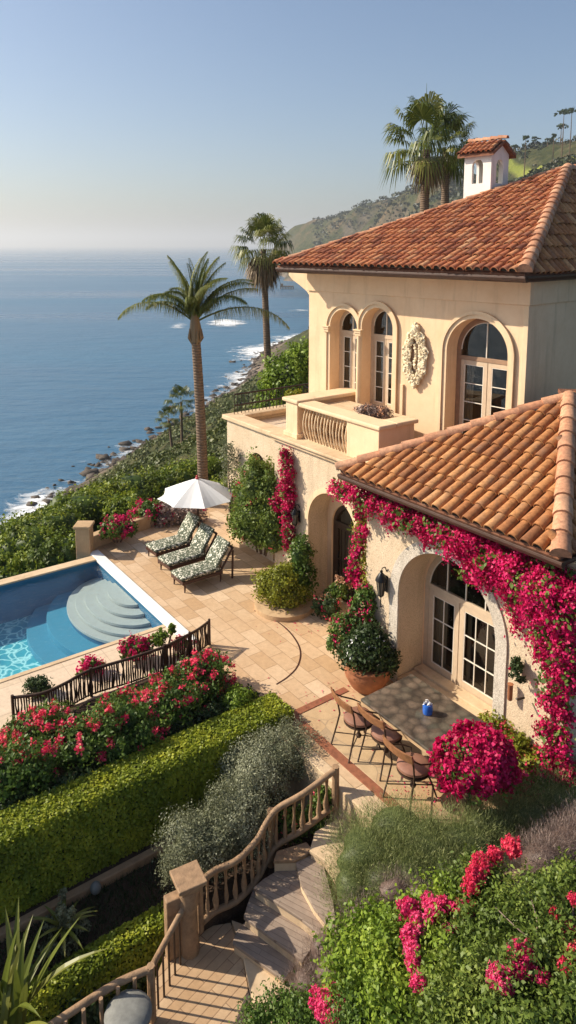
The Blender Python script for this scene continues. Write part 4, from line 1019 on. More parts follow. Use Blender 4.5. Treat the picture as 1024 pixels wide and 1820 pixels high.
# garden stair: newel, hand rails, balusters, treads
nw = P(338, 1690, -1.25)[:2]; p2 = P(482, 1545, -1.1)[:2]; p3 = P(596, 1440, -.4)[:2]
st = thing('stair_newel', 'square topped stone newel post where the two garden handrails meet', 'post', np.r_[nw, -1.25])
s = MB(); s.lathe(np.r_[nw, -1.25], [(.14, 0), (.145, .1), (.125, .3), (.12, .75), (.15, .85), (.13, .92), (.16, 1.02), (.15, 1.08)], 16); s.build('shaft', M['rail_stone'], st, smooth='a')
s = MB(); a_ = R(28); ex = np.array([math.cos(a_), math.sin(a_), 0]); ey = np.array([-math.sin(a_), math.cos(a_), 0])
c = np.r_[nw, -.17]
for hw, z0, z1 in ((.15, 0, .07), (.18, .0705, .12), (.215, .1205, .18)): s.box(c-ex*hw-ey*hw+[0, 0, z0], ex*2*hw, ey*2*hw, (0, 0, z1-z0))
s.build('cap', M['rail_stone'], st, bevel=.015)
s = MB(); s.box(np.r_[nw, -1.25]-ex*.34-ey*.02, ex*.24, ey*.16, (0, 0, .98)); s.build('side_pier', M['rail_stone'], st, bevel=.02)
rt = thing('stair_railing', 'curved brown stone handrail with balusters descending beside the garden steps', 'railing', np.r_[p2, -1.1])
path = smooth([np.r_[nw, -.28], np.r_[P(378, 1550, -.30)[:2], -.30], P(420, 1530, -.28), P(455, 1495, -.18), P(474, 1462, -.06), P(494, 1437, .05), P(540, 1410, .2), np.r_[p3, .36]], 8)
path = path[4:]
s = MB(); s.tube(path, .05, 8); s.build('handrail', M['rail_stone'], rt, smooth=True)
s = MB(); s.tube([q-[0, 0, (.70 if i < len(path)*.55 else .66)] for i, q in enumerate(path)], .05, 8); s.build('base_rail', M['rail_stone'], rt, smooth=True)
L_ = np.r_[0, np.cumsum([np.linalg.norm(path[i+1]-path[i]) for i in range(len(path)-1)])]
g = np.random.default_rng(44)
def along(path, L_, t): i = min(np.searchsorted(L_, t, 'right')-1, len(path)-2); k = (t-L_[i])/(L_[i+1]-L_[i]); return path[i]*(1-k)+path[i+1]*k
for k in range(1, 17):
    q = along(path, L_, L_[-1]*k/17.2); w_ = g.random()
    s = MB(); s.tube([q-[0, 0, .69], q-[g.normal()*.01, g.normal()*.01, .5], q-[0, 0, .3], q-[0, 0, .02]], [.02+.012*w_, .032+.02*w_, .018, .024+.012*w_], 7); s.build('baluster', M['rail_stone'], rt, smooth=True)
for q, z0, z1, rr in ((p2, -1.15, -.01, .065), (p3, -.55, .42, .06), (path[0][:2], -1.1, -.27, .05)):
    s = MB(); s.tube([np.r_[q, z0], np.r_[q, z1]], [rr*1.1, rr], 9); s.build('post', M['rail_stone'], rt, smooth='a')
# lower railing in front of the newel
lr = thing('stair_railing', 'straight lower handrail leading forward from the newel across the landing', 'railing', P(270, 1720, -1.25))
q0 = np.r_[nw, -.45]+[-.06, -.05, 0]; q1 = P(268, 1722, -.45); q2 = P(92, 1822, -.5); q3 = P(-20, 1900, -.55)
s = MB(); s.tube([q0, q1], .045, 8); s.tube(smooth([q1, P(200, 1752, -.48), q2, q3], 5), .05, 8); s.build('handrail', M['rail_stone'], lr, smooth=True)
s = MB(); s.tube([P(268, 1722, -.45)+[0, 0, .05], P(268, 1722, -.45)-[0, 0, .9]], .055, 8); s.build('post', M['rail_stone'], lr, smooth='a')
for k in range(1, 9):
    q = q1+(q3-q1)*k/9+[0, 0, .02]; s = MB(); s.tube([q, q-[0, 0, .8]], .028, 6); s.build('baluster', M['rail_stone'], lr)
for k in range(1, 6):
    q = q0+(q1-q0)*k/6; s = MB(); s.tube([q, q-[0, 0, .8]], .016, 6); s.build('baluster', M['rust_iron'], lr)
# landing and winding treads
LZ = -1.25
slab('landing', [P(u, v, LZ)[:2] for u, v in [(296, 1690), (330, 1668), (352, 1650), (410, 1640), (430, 1700), (445, 1780), (452, 1860), (250, 1900), (268, 1760)]], -2.4, LZ, M['landing_tile'])
slab('lower_landing', [P(u, v, LZ+.006)[:2] for u, v in [(412, 1640), (440, 1650), (520, 1740), (540, 1860), (454, 1860), (447, 1780), (432, 1700)]], -2.4, LZ+.05, M['cap_stone'])
steps = thing('garden_steps', 'fan of wide worn stone steps winding down to the tiled landing', 'steps', P(500, 1640, -1.25))
def tread(px, z, th=.055, mt_='step_stone', down=.16, inset=.05):
    poly = [P(u, v, z)[:2] for u, v in px]; c_ = np.mean(poly, 0); s = MB(); s.prism([tuple(q) for q in poly], z-th, z); s.build('tread', M[mt_], steps, bevel=.012)
    s = MB(); s.prism([tuple(c_+(q-c_)*(1-inset)) for q in poly], z-down-.6, z-th-.002); s.build('riser', M['cap_stone'], steps)
tread([(413, 1675), (420, 1655), (440, 1633), (470, 1652), (532, 1697), (520, 1722), (505, 1742)], LZ+.17)
tread([(433, 1629), (440, 1606), (450, 1580), (480, 1592), (534, 1632), (560, 1668), (551, 1690), (538, 1708)], LZ+.34)
tread([(450, 1577), (468, 1562), (491, 1548), (524, 1534), (534, 1571), (560, 1622), (590, 1660), (575, 1672), (556, 1650), (533, 1631)], LZ+.51)
tread([(526, 1532), (551, 1521), (574, 1534), (592, 1600), (600, 1664), (580, 1640), (558, 1612), (535, 1570)], LZ+.66)
tread([(486, 1530), (492, 1512), (545, 1496), (556, 1510), (545, 1520), (525, 1529)], LZ+.70, mt_='rail_stone')
tread([(550, 1512), (560, 1478), (600, 1455), (650, 1470), (690, 1560), (640, 1600), (578, 1530)], LZ+.80, mt_='cap_stone')
tread([(425, 1668), (520, 1725), (580, 1760), (600, 1850), (470, 1850), (440, 1740)], LZ+.065, mt_='cap_stone')
c = P(228, 1800, -.6)
gs = MB(); gs.lathe(np.array([c[0], c[1], -1.3]), [(.26, 0), (.27, .25), (.23, .5), (.27, .62), (.30, .66), (.30, .70), (.24, .76), (.1, .78)], 20)
tag(gs.build('stone_pedestal', M['grey_stone'], smooth='a', loc=(c[0], c[1], -1.3)), 'rounded grey stone pedestal beside the lower handrail at the bottom edge', 'pedestal')

# ------------------------------------------------------------------ SEA WALL AND FAR PATIO
sw = thing('seat_wall', 'low curved stone wall with square end post at the far patio edge', 'wall', W(19.6, 7, 0))
s = MB(); c = W(19.75, 6.95, 0); s.box(c-[.2, .2, .1], (.42, 0, 0), (0, .42, 0), (0, 0, .93)); s.build('end_post', M['low_wall'], sw, bevel=.02)
s = MB(); s.box(c+[-.25, -.25, .831], (.52, 0, 0), (0, .52, 0), (0, 0, .09)); s.build('post_cap', M['low_wall'], sw, bevel=.03)
cv = smooth([W(19.85, 7.2), W(20.15, 8.2), W(20.35, 9.2), W(20.6, 10.2), W(21.1, 11.3)], 8); s = MB(); V = []
for i, q in enumerate(cv):
    t_ = nrm(cv[min(i+1, len(cv)-1)]-cv[max(i-1, 0)]); n_ = np.array([-t_[1], t_[0], 0])
    for o_, z in ((0, -.1), (0, .40), (.28, .40), (.28, -.1)): V.append(q+n_*o_+[0, 0, z])
s.add(V, [(i*4+j, i*4+j+1, i*4+j+5, i*4+j+4) for i in range(len(cv)-1) for j in range(3)]+[(0, 1, 2, 3)]); s.build('bench', M['low_wall'], sw, bevel=.03)

def Q(u, v, z): return tuple(P(u, v, z))
def pink_shrub(c, r, label, n=1500, fn=900, mt='leaf_green', fl='bract_pink', name='bougainvillea', group=None, size=.05, fs=.035):
    return shrub(name, label, 'bougainvillea', [((c[0], c[1], c[2]), (r, r*.9, r*.8)), ((c[0]+r*.7, c[1]+.2*r, c[2]-r*.15), (r*.7, r*.7, r*.6)), ((c[0]-r*.6, c[1]-.1*r, c[2]-r*.2), (r*.6, r*.7, r*.55))], n, size, M[mt], group, M[fl], fn, fs)
c = Q(207, 940, .5); pink_shrub(c, .42, 'pink bougainvillea spilling over the low wall right of the end post')
c = PY(262, 915, 22.3); pink_shrub(tuple(c), .50, 'taller pink bougainvillea between the end post shrub and brown shrub')
c = PY(298, 918, 22.4); shrub('brown_shrub', 'reddish brown twiggy shrub behind the low wall left of the parasol', 'shrub', [(tuple(c), (.5, .4, .42)), (tuple(c+[.7, .1, -.05]), (.5, .4, .36))], 2400, .045, M['leaf_dry'], flower=M['bract_pink'], fn=200, fsize=.03)

# bank of shrubs along the top of the slope beyond pool and patio
hg = 'bright green shrubs massed along the cliff edge beyond the pool'
g = np.random.default_rng(17)
bank = [(-15, 985, 24.5, 1.3), (25, 960, 25, 1.15), (62, 972, 23.4, 1.0), (100, 950, 24.4, 1.1), (120, 985, 22.3, .75), (70, 1005, 22.2, .7), (10, 1022, 21.8, .7), (150, 915, 26.5, 1.15), (196, 895, 28, 1.1), (236, 878, 28.5, 1.05), (278, 868, 29, 1.0), (318, 858, 29.5, 1.0), (352, 850, 30.5, 1.0), (388, 846, 31, 1.0), (232, 908, 25.8, .8), (330, 898, 25.5, .7), (380, 885, 26.5, .8), (400, 880, 25.2, .7), (360, 905, 24.6, .6), (300, 905, 24.6, .6), (415, 850, 31, 1.0)]
for k, (u, v, y, r) in enumerate(bank):
    c = PY(u, v, y); L = [(tuple(c), (r, r*.9, r*.8))]
    for q in range(5): a = 6.28*g.random(); L.append(((c[0]+r*.75*math.cos(a), c[1]+r*.6*math.sin(a), c[2]+r*(.25-.5*g.random())), (r*.55, r*.5, r*.5)))
    L.append(((c[0]+r*.15, c[1], c[2]-1.1*r), (r*.95, r*.8, r)))
    shrub('cliff_shrub', 'bright green leafy shrub in the bank along the cliff edge', 'shrub', L, 4800, .060, M['leaf_bank'], hg, nper=14, jit=.6, corek=.78)
# tall plants against the far terrace wall
c = PN(458, 868, 10.45)
shrub('hibiscus', 'tall green shrub with scattered red flowers against the terrace wall', 'shrub', [(tuple(c), (.50, .5, .85)), (tuple(c+[.38, -.3, -.1]), (.42, .4, .8)), (tuple(c+[-.3, .3, -.4]), (.42, .4, .6)), (tuple(c+[.1, -.1, -.75]), (.75, .6, .5)), (tuple(c+[.5, -.5, -.7]), (.4, .4, .5)), (tuple(c+[0, -.1, -1.2]), (.6, .5, .5)), (tuple(c+[-.4, .2, -1.15]), (.45, .4, .5)), (tuple(c+[.5, -.5, -1.3]), (.4, .35, .45))], 13000, .044, M['leaf_fg'], flower=M['bract_red'], fn=170, fsize=.045, nper=10, fper=5)
c = PN(412, 845, 10.9)
shrub('climbing_vine', 'pale grey green climber on the far corner of the terrace wall', 'climber', [(tuple(c), (.26, .25, .95)), (tuple(c+[.1, 0, -.8]), (.3, .25, .6)), (tuple(c+[-.1, -.1, .5]), (.22, .2, .5))], 2600, .03, M['leaf_silver'], stems=True, corek=0, nper=8)
# bowl planters on the far patio
def planter_bowl(u, v, r, h, name, label, m_='pot_clay'):
    c = P(u, v, 0); t_ = thing(name, label, 'planter', c); s = MB()
    s.lathe(c, [(r*.55, 0), (r*.62, .02), (r*.95, h*.75), (r*1.02, h), (r*.93, h), (r*.85, h*.8), (.01, h*.78)], 24); s.build('bowl', M[m_], t_, smooth='a'); return c, t_
c, t_ = planter_bowl(422, 934, .36, .24, 'bowl_planter', 'wide terracotta bowl with a red clay cone at the far patio')
s = MB(); s.lathe(c+[.0, 0, .19], [(.16, 0), (.13, .2), (.09, .45), (.05, .62), (.02, .7)], 14); s.build('clay_cone', M['pot_clay'], t_, smooth='a')
p, o = lobes([(tuple(c+[0, 0, .28]), (.30, .30, .10))], 260, cl=.05); leaves('foliage', p, o, .045, M['leaf_green'], t_)
p, o = lobes([(tuple(c+[.2, -.05, .30]), (.2, .2, .06))], 120, cl=.04); leaves('flowers', p, o, .035, M['bract_red'], t_)
c, t_ = planter_bowl(455, 935, .15, .22, 'flower_pot', 'small dark pot with pale flowers beside the terracotta bowl', 'pot_dark')
p, o = lobes([(tuple(c+[0, 0, .36]), (.20, .20, .16))], 420, cl=.04); leaves('foliage', p, o, .035, M['leaf_dark'], t_)
p, o = lobes([(tuple(c+[-.02, 0, .44]), (.16, .16, .10))], 60, cl=.03); leaves('flowers', p, o, .03, M['bract_peach'], t_)

# round shrub bed in front of the main arch
c = P(497, 1082, 0)
bd = MB(); bd.lathe(c+[.12, .1, 0], [(.75, 0), (.75, .12), (.66, .14), (.05, .13)], 26); tag(bd.build('stone_bed', M['low_wall'], smooth='a', loc=c), 'low round stone bed holding the bushy shrub by the first arch', 'planter')
shrub('round_shrub', 'rounded yellow green bush left of the main arched doorway', 'shrub', [(tuple(c+[0, 0, .62]), (.56, .52, .48)), (tuple(c+[.3, -.1, .4]), (.45, .4, .38)), (tuple(c+[-.2, .15, .42]), (.42, .4, .4))], 6000, .035, M['leaf_yellow'], nper=12)
shrub('slim_shrub', 'taller dark sprigged shrub between the round bush and the wall', 'shrub', [(tuple(c+[.52, .35, 1.1]), (.30, .28, .62)), (tuple(c+[.5, .3, .6]), (.34, .3, .6))], 2600, .04, M['leaf_green'], nper=9)

# ------------------------------------------------------------------ bougainvillea and vines on the villa
def vine(name, label, blobs, n, n_leaf, plane_n, fl='bract_pink', lf='leaf_green', fs=.036, ls=.045, dep=.26, cat='bougainvillea', seedn=1):
    g = np.random.default_rng(seedn); Lf = []
    for (u, v, r) in blobs:
        r = r*.86
        c = PN(u, v, plane_n); rad = r*np.linalg.norm(c-CAMP)/FPX; Lf.append((tuple(c), (rad*1.05, rad*1.05, rad)))
    c0 = Lf[0][0]; t_ = thing(name, label, cat, c0)
    if n:
        p, o = lobes(Lf, n, g=g, shell=.35, rough=.35, cl=.05, nper=22); leaves('flowers', p, o, fs, M[fl], t_, .8, .9, g=g)
    if n_leaf:
        p, o = lobes(Lf, n_leaf, g=g, shell=.75, rough=.25, cl=.06, nper=10); leaves('foliage', p, o, ls, M[lf], t_, g=g)
    return t_, Lf
main = [(600, 868, 12), (618, 878, 18), (645, 890, 22), (672, 902, 24), (700, 915, 27), (728, 925, 28), (757, 938, 32), (788, 952, 36), (820, 966, 36), (850, 985, 38), (880, 1005, 40), (905, 1028, 42), (940, 1035, 45), (985, 1045, 45), (1020, 1070, 42), (962, 1080, 36), (1000, 1105, 36), (972, 1125, 30), (1008, 1160, 30), (985, 1175, 27), (975, 1160, 22), (992, 1215, 25), (1010, 1205, 22), (980, 1250, 17), (998, 1270, 17), (974, 1300, 15), (1000, 1320, 16), (980, 1350, 19), (1003, 1370, 16), (965, 1385, 18), (640, 915, 10), (834, 1020, 16), (850, 1030, 14), (922, 1065, 20)]
t_, Lf = vine('bougainvillea', 'huge magenta bougainvillea hanging under the wing eave and down its corner', main, 56000, 9500, 9.68, fs=.026)
s = MB(); s.tube(smooth([W(6.0, 9.72, 0), W(6.1, 9.75, 1.2), W(6.0, 9.7, 2.3), W(6.5, 9.72, 3.4), W(7.8, 9.74, 3.9), W(9.8, 9.74, 4.0)], 5), [.05]*26, 6); s.build('stem', M['bark'], t_)
vine('bougainvillea', 'small pink spray of flowers hanging beside the pebbled door arch', [(914, 1088, 10), (916, 1108, 8), (912, 1120, 5)], 340, 60, 9.82, fs=.026, ls=.03)
vine('bougainvillea', 'narrow vertical column of pink bougainvillea on the terrace wall corner', [(507, 800+6, 7), (510, 822, 10), (511, 842, 11), (510, 862, 11), (512, 882, 11), (512, 902, 11), (513, 922, 10), (513, 942, 9), (514, 960, 9), (514, 974, 7), (497, 880, 6), (490, 893, 8), (492, 905, 6)], 7200, 700, 10.42, fs=.026, seedn=3)
vine('bougainvillea', 'pink and green vine running down the corner between the two arches', [(641, 955, 12), (637, 975, 10), (634, 995, 10), (633, 1018, 12), (640, 1035, 10), (650, 945, 10), (655, 1050, 8)], 2600, 600, 9.95, fs=.034, seedn=4)
vine('climbing_vine', 'green climber with few flowers below the eave end at the wing corner', [(643, 905, 12), (648, 925, 14), (640, 940, 12), (652, 965, 10), (650, 1000, 13), (655, 1030, 13), (650, 1060, 14)], 260, 2600, 10.0, 'bract_peach', 'leaf_yellow', .025, .03, cat='climber', seedn=5)
# wall planter and bracket on the wing wall
tw = thing('wall_planter', 'small green plant in a brown wall holder right of the doors', 'planter', PN(912, 1235, 9.8))
s = MB(); c = PN(907, 1228, 9.78); s.lathe(c-[0, 0, .17], [(.035, 0), (.045, .02), (.045, .28), (.055, .3), (.03, .3)], 12); s.build('holder', M['pot_clay'], tw, smooth='a')
p, o = lobes([(tuple(PN(920, 1198, 9.74)), (.13, .12, .20)), (tuple(PN(916, 1180, 9.74)), (.07, .07, .14))], 900, cl=.02); leaves('foliage', p, o, .026, M['leaf_dark'], tw)
p, o = lobes([(tuple(PN(908, 1192, 9.74)), (.04, .04, .05))], 50, cl=.01); leaves('flowers', p, o, .022, M['bract_pink'], tw)
s = MB(); c = PN(932, 1240, 9.80); s.tube([c, c+[-.12, -.05, .0], c+[-.16, -.07, .03]], .02, 6); s.build('bracket', M['iron'], tw)

# lanterns
def lantern(pl, a, z, sc, label):
    t_ = thing('wall_lantern', label, 'lantern', pl.pt(a, z, .14)); c = pl.pt(a, z, .15)
    s = MB(); pl.box(s, a-.035*sc, a+.035*sc, z-.1*sc, z+.22*sc, 0, .02); s.tube([pl.pt(a, z+.30*sc, 0), pl.pt(a, z+.40*sc, .05), pl.pt(a, z+.40*sc, .13), c+[0, 0, .33*sc]], .012, 6); s.build('bracket', M['black_metal'], t_)
    s = MB(); s.lathe(c+[0, 0, .16*sc], [(.115*sc, 0), (.11*sc, .03*sc), (.06*sc, .12*sc), (.025*sc, .16*sc), (.03*sc, .19*sc), (.01, .2*sc)], 12); s.build('hood', M['black_metal'], t_, smooth='a')
    s = MB(); s.lathe(c+[0, 0, -.14*sc], [(.035*sc, 0), (.05*sc, .01), (.085*sc, .298*sc), (.02*sc, .299*sc)], 8); s.build('glass', M['lamp_glass'], t_)
    s = MB()
    for k in range(6):
        an = k*math.pi/3; d_ = np.array([math.cos(an), math.sin(an), 0]); s.tube([c+d_*.052*sc+[0, 0, -.14*sc], c+d_*.09*sc+[0, 0, .16*sc]], .008, 5)
    s.lathe(c+[0, 0, -.19*sc], [(.01, 0), (.03*sc, .03*sc), (.055*sc, .05*sc), (.055*sc, .065*sc)], 10); s.tube([c+[0, 0, -.36*sc], c+[0, 0, -.19*sc]], .01, 6); s.lathe(c+[0, 0, -.38*sc], [(.01, 0), (.03*sc, .02*sc), (.01, .04*sc)], 8)
    s.build('cage', M['black_metal'], t_)
m_plain('lamp_glass', (.10, .095, .08), .2, .1, 5, bmp=0, spec=.6)
lantern(wing, 10.15, 1.98, 1.1, 'black caged wall lantern between the middle vine and the pebbled door arch')
lantern(low, 14.08, 2.05, .95, 'black wall lantern beside the tall pink vine, left of the first arch')

# ------------------------------------------------------------------ big pot, flowers below the vine
c = P(653, 1222, 0)
tp = thing('terracotta_pot', 'huge round terracotta pot overflowing with leafy greenery by the door', 'pot', c)
s = MB(); s.lathe(c, [(.26, 0), (.34, .08), (.46, .3), (.49, .42), (.47, .5), (.50, .52), (.50, .56), (.44, .57), (.41, .5), (.02, .5)], 32); s.build('pot', M['pot_clay'], tp, smooth='a')
p, o = lobes([(tuple(c+[0, 0, .80]), (.50, .48, .32)), (tuple(c+[-.25, .1, .65]), (.36, .34, .28)), (tuple(c+[.28, -.05, .62]), (.32, .32, .3)), (tuple(c+[0, .1, 1.05]), (.34, .3, .24))], 5200, nper=10); leaves('foliage', p, o, .042, M['leaf_dark'], tp)
core([(tuple(c+[0, 0, .72]), (.5, .46, .34))], 'inner_foliage', M['leaf_dark'], tp, .7)
p, o = lobes([(tuple(c+[0, -.05, .9]), (.52, .48, .3))], 90, cl=.02, nper=3, shell=.05); leaves('flowers', p, o, .022, M['white_cloth'], tp)
c = P(622, 1190, 0)
shrub('flowering_shrub', 'leggy green shrub with pink flower tips rising left of the terracotta pot', 'shrub', [(tuple(c+[-.12, .1, .75]), (.30, .28, .34)), (tuple(c+[.2, .1, 1.05]), (.32, .28, .34)), (tuple(c+[.35, .2, 1.45]), (.28, .25, .35)), (tuple(c+[-.35, .0, .55]), (.18, .18, .2))], 4200, .036, M['leaf_green'], flower=M['bract_pink'], fn=700, fsize=.03, corek=.3, nper=9, fper=16)
c = P(600, 1085, 0)
shrub('hydrangea', 'small plant with pale peach blooms in the shade of the first arch', 'plant', [(tuple(c+[.05, -.05, .55]), (.22, .2, .26)), (tuple(c+[-.2, 0, .3]), (.2, .2, .25))], 1200, .035, M['leaf_green'], flower=M['bract_peach'], fn=420, fsize=.028, nper=9)
c = P(588, 1105, 0)
shrub('dark_plant', 'upright dark plant with red tips at the foot of the first arch', 'plant', [(tuple(c+[0, 0, .3]), (.18, .2, .3)), (tuple(c+[-.3, .15, .25]), (.15, .15, .25))], 900, .04, M['leaf_dark'], flower=M['bract_red'], fn=60, fsize=.03, nper=8, fper=5)

# ------------------------------------------------------------------ PARASOL
uc = P(365, 975, 0)[:2] + np.array([.0, .15]); um = thing('parasol', 'open white parasol with octagonal canopy standing behind the sun loungers', 'parasol', np.r_[uc, 0])
ax_ = PY(348, 853, uc[1])[:2]; uc2 = np.r_[ax_[0]+.04, uc[1]]
s = MB(); V = []; F = []; ks = 8; rg_ = 6; Rr_ = 1.19; za, ze = 2.13, 1.62
for j in range(rg_+1):
    t_ = j/rg_
    for i in range(ks*4):
        an = 2*math.pi*(i/(ks*4))+.3; c_ = (i % 4)/4; edge = 1-.075*4*c_*(1-c_)*(t_**1.2); rr = Rr_*t_*edge*(math.cos(math.pi/ks)/math.cos((c_-.5)*2*math.pi/ks) if True else 1)
        V.append((uc2[0]+rr*math.cos(an), uc2[1]+rr*math.sin(an), za-(za-ze)*t_**1.08-.03*4*c_*(1-c_)*t_))
for j in range(rg_):
    for i in range(ks*4): a, b_ = j*ks*4+i, j*ks*4+(i+1) % (ks*4); F.append((a, b_, b_+ks*4, a+ks*4))
s.add(V, F); m, t, b, o = mat('canvas'); b.inputs['Base Color'].default_value = (.90, .90, .90, 1); b.inputs['Roughness'].default_value = .8
tl = t.nodes.new('ShaderNodeBsdfTranslucent'); tl.inputs[0].default_value = (.8, .8, .8, 1); mx = t.nodes.new('ShaderNodeMixShader'); mx.inputs[0].default_value = .22
t.links.new(b.outputs[0], mx.inputs[1]); t.links.new(tl.outputs[0], mx.inputs[2]); t.links.new(mx.outputs[0], o.inputs[0])
cn = s.build('canopy', M['canvas'], um); cn.modifiers.new('solid', 'SOLIDIFY').thickness = .008
s = MB(); s.tube([np.r_[uc2+[.02, 0], 0], np.r_[uc2, za-.02]], .03, 10); s.build('pole', M['dark_wood'], um, smooth='a')
s = MB(); s.lathe(np.r_[uc2, za-.01], [(.05, 0), (.055, .03), (.03, .06), (.035, .10), (.01, .12)], 10); m_plain('finial_red', (.5, .05, .06), .5, .2, 6); s.build('finial', M['finial_red'], um, smooth='a')
s = MB(); s.lathe(np.r_[uc2, 0.003], [(.25, 0), (.25, .04), (.06, .07), (.05, .2)], 20); s.build('base', M['black_metal'], um, smooth='a')
for k in range(8):
    an = 2*math.pi*k/8+.3; s = MB(); e_ = np.array([math.cos(an), math.sin(an), 0])
    s.tube([np.r_[uc2, za-.05], np.r_[uc2, ze-.01]+e_*Rr_*.97], .010, 5); s.tube([np.r_[uc2, 1.55], np.r_[uc2, ze+.15]+e_*Rr_*.5], .007, 5); s.build('rib', M['dark_wood'], um)

# ------------------------------------------------------------------ SUN LOUNGERS (built at the origin along +x, head at +x)
def bmcush(name, pts_lo, th, wd, parent, mt_):
    """cushion following a side profile pts (x,z) with thickness th and width wd, softly rounded"""
    s = MB(); n_ = len(pts_lo); V = []
    k = 16
    for i, (x, z) in enumerate(pts_lo):
        a = np.array(pts_lo[max(i-1, 0)]); b = np.array(pts_lo[min(i+1, n_-1)]); t_ = (b-a)/np.linalg.norm(b-a); nn_ = np.array([-t_[1], t_[0]])
        endf = .55 if i in (0, n_-1) else (.9 if i in (1, n_-2) else 1)
        for j in range(k):
            an = 2*math.pi*j/k; cx_, sx_ = math.cos(an), math.sin(an)
            yy = wd/2*np.sign(cx_)*abs(cx_)**.45*(.96+.04*endf); hh = th/2*np.sign(sx_)*abs(sx_)**.6*endf
            V.append((x+nn_[0]*(hh+th/2), yy, z+nn_[1]*(hh+th/2)))
    F = [(i*k+j, i*k+(j+1) % k, (i+1)*k+(j+1) % k, (i+1)*k+j) for i in range(n_-1) for j in range(k)]+[tuple(range(k))[::-1], tuple((n_-1)*k+j for j in range(k))]
    base = WL[parent.name]; s.add([np.array(v)+base for v in V], F); return s.build(name, M[mt_], parent, smooth=True)
def make_lounger():
    t_ = thing('sun_lounger', 'x', 'sun lounger', (0, 0, 0)); 
    s = MB()
    for y in (-.33, .28): s.box((-.85, y, .22), (1.15, 0, 0), (0, .05, 0), (0, 0, .09))
    s.box((-.87, -.33, .221), (.05, 0, 0), (0, .66, 0), (0, 0, .088)); s.box((.30, -.33, .2205), (.05, 0, 0), (0, .66, 0), (0, 0, .089))
    for k in range(8): s.box((-.78+.14*k, -.28, .25), (.07, 0, 0), (0, .56, 0), (0, 0, .03))
    s.build('frame', M['dark_wood'], t_, bevel=.01)
    for x, y in ((-.80, -.30), (-.80, .30), (.28, -.30), (.28, .30)):
        s = MB(); s.tube([(x, y, 0), (x+.01, y, .12), (x, y, .24)], [.018, .026, .032], 8); s.build('leg', M['dark_wood'], t_, smooth=True)
    s = MB()
    for y in (-.34, .29): s.box((.28, y, .26), (.42, 0, .62), (0, .05, 0), (-.035, 0, .03)); s.box((.62, y+.003, .0), (.05, 0, 0), (0, .044, 0), (.03, 0, .80))
    s.box((.66, -.291, .84), (.05, 0, .04), (0, .58, 0), (-.03, 0, .03)); s.build('backrest_frame', M['dark_wood'], t_, bevel=.01)
    bmcush('seat_cushion', [(-.88, .305), (-.84, .305), (-.5, .31), (-.1, .31), (.24, .31), (.29, .31)], .13, .66, t_, 'leaf_cloth')
    bmcush('back_cushion', [(.24, .36), (.27, .42), (.40, .62), (.52, .79), (.63, .95), (.66, .99)], .15, .64, t_, 'leaf_cloth')
    return t_
def copy_tree(o, parent=None, name=None):
    c = o.copy(); col.objects.link(c)
    if parent is not None: c.parent = parent
    for ch_ in [x for x in scn.objects if x.parent == o]: copy_tree(ch_, c)
    return c
lg = make_lounger()
lg['group'] = 'patterned sun loungers by the pool'
specs = [(W(16.15, 8.98, 0), 'patterned sun lounger nearest the villa, in front of the other two'), (W(17.2, 9.1, 0), 'middle of the three leaf patterned sun loungers beside the parasol pole'), (W(18.2, 9.2, 0), 'patterned sun lounger farthest from the villa, nearest the low wall')]
for k, (loc, lab) in enumerate(specs):
    o = lg if k == 0 else copy_tree(lg)
    o.location = loc; o.rotation_euler = (0, 0, math.atan2(N[1], N[0])+[0, .05, .03][k]); o['label'] = lab

# ------------------------------------------------------------------ TABLE, JAR, CHAIRS
tb = thing('dining_table', 'rectangular patio table with a mosaic top of dark rounded stones', 'table', W(7.9, 8.8, 0))
s = MB(); s.boxDN(6.95, 8.95, 8.14, 9.46, .745, .80); s.build('tabletop', M['table_stone'], tb, bevel=.012)
s = MB(); s.boxDN(6.97, 8.93, 8.16, 9.44, .67, .744); s.build('table_edge', M['low_wall'], tb, bevel=.01)
s = MB(); s.boxDN(7.05, 8.85, 8.24, 9.36, .60, .669); s.build('apron', M['dark_wood'], tb)
for d_ in (7.15, 8.7):
    for n_ in (8.32, 9.25): s = MB(); s.boxDN(d_, d_+.09, n_, n_+.09, 0, .66); s.build('leg', M['dark_wood'], tb, bevel=.008)
c = P(760, 1268, .80); jr = thing('blue_jar', 'small blue jar holding white flowers on the stone table', 'jar', c)
s = MB(); s.lathe(c, [(.07, 0), (.085, .012), (.09, .07), (.088, .15), (.075, .18), (.065, .185), (.058, .16), (.01, .15)], 20); s.build('jar', M['blue_glaze'], jr, smooth='a')
p, o = lobes([(tuple(c+[-.01, 0, .20]), (.045, .045, .05)), (tuple(c+[.02, 0, .18]), (.035, .035, .03))], 260, cl=.008); leaves('flowers', p, o, .014, M['white_cloth'], jr)
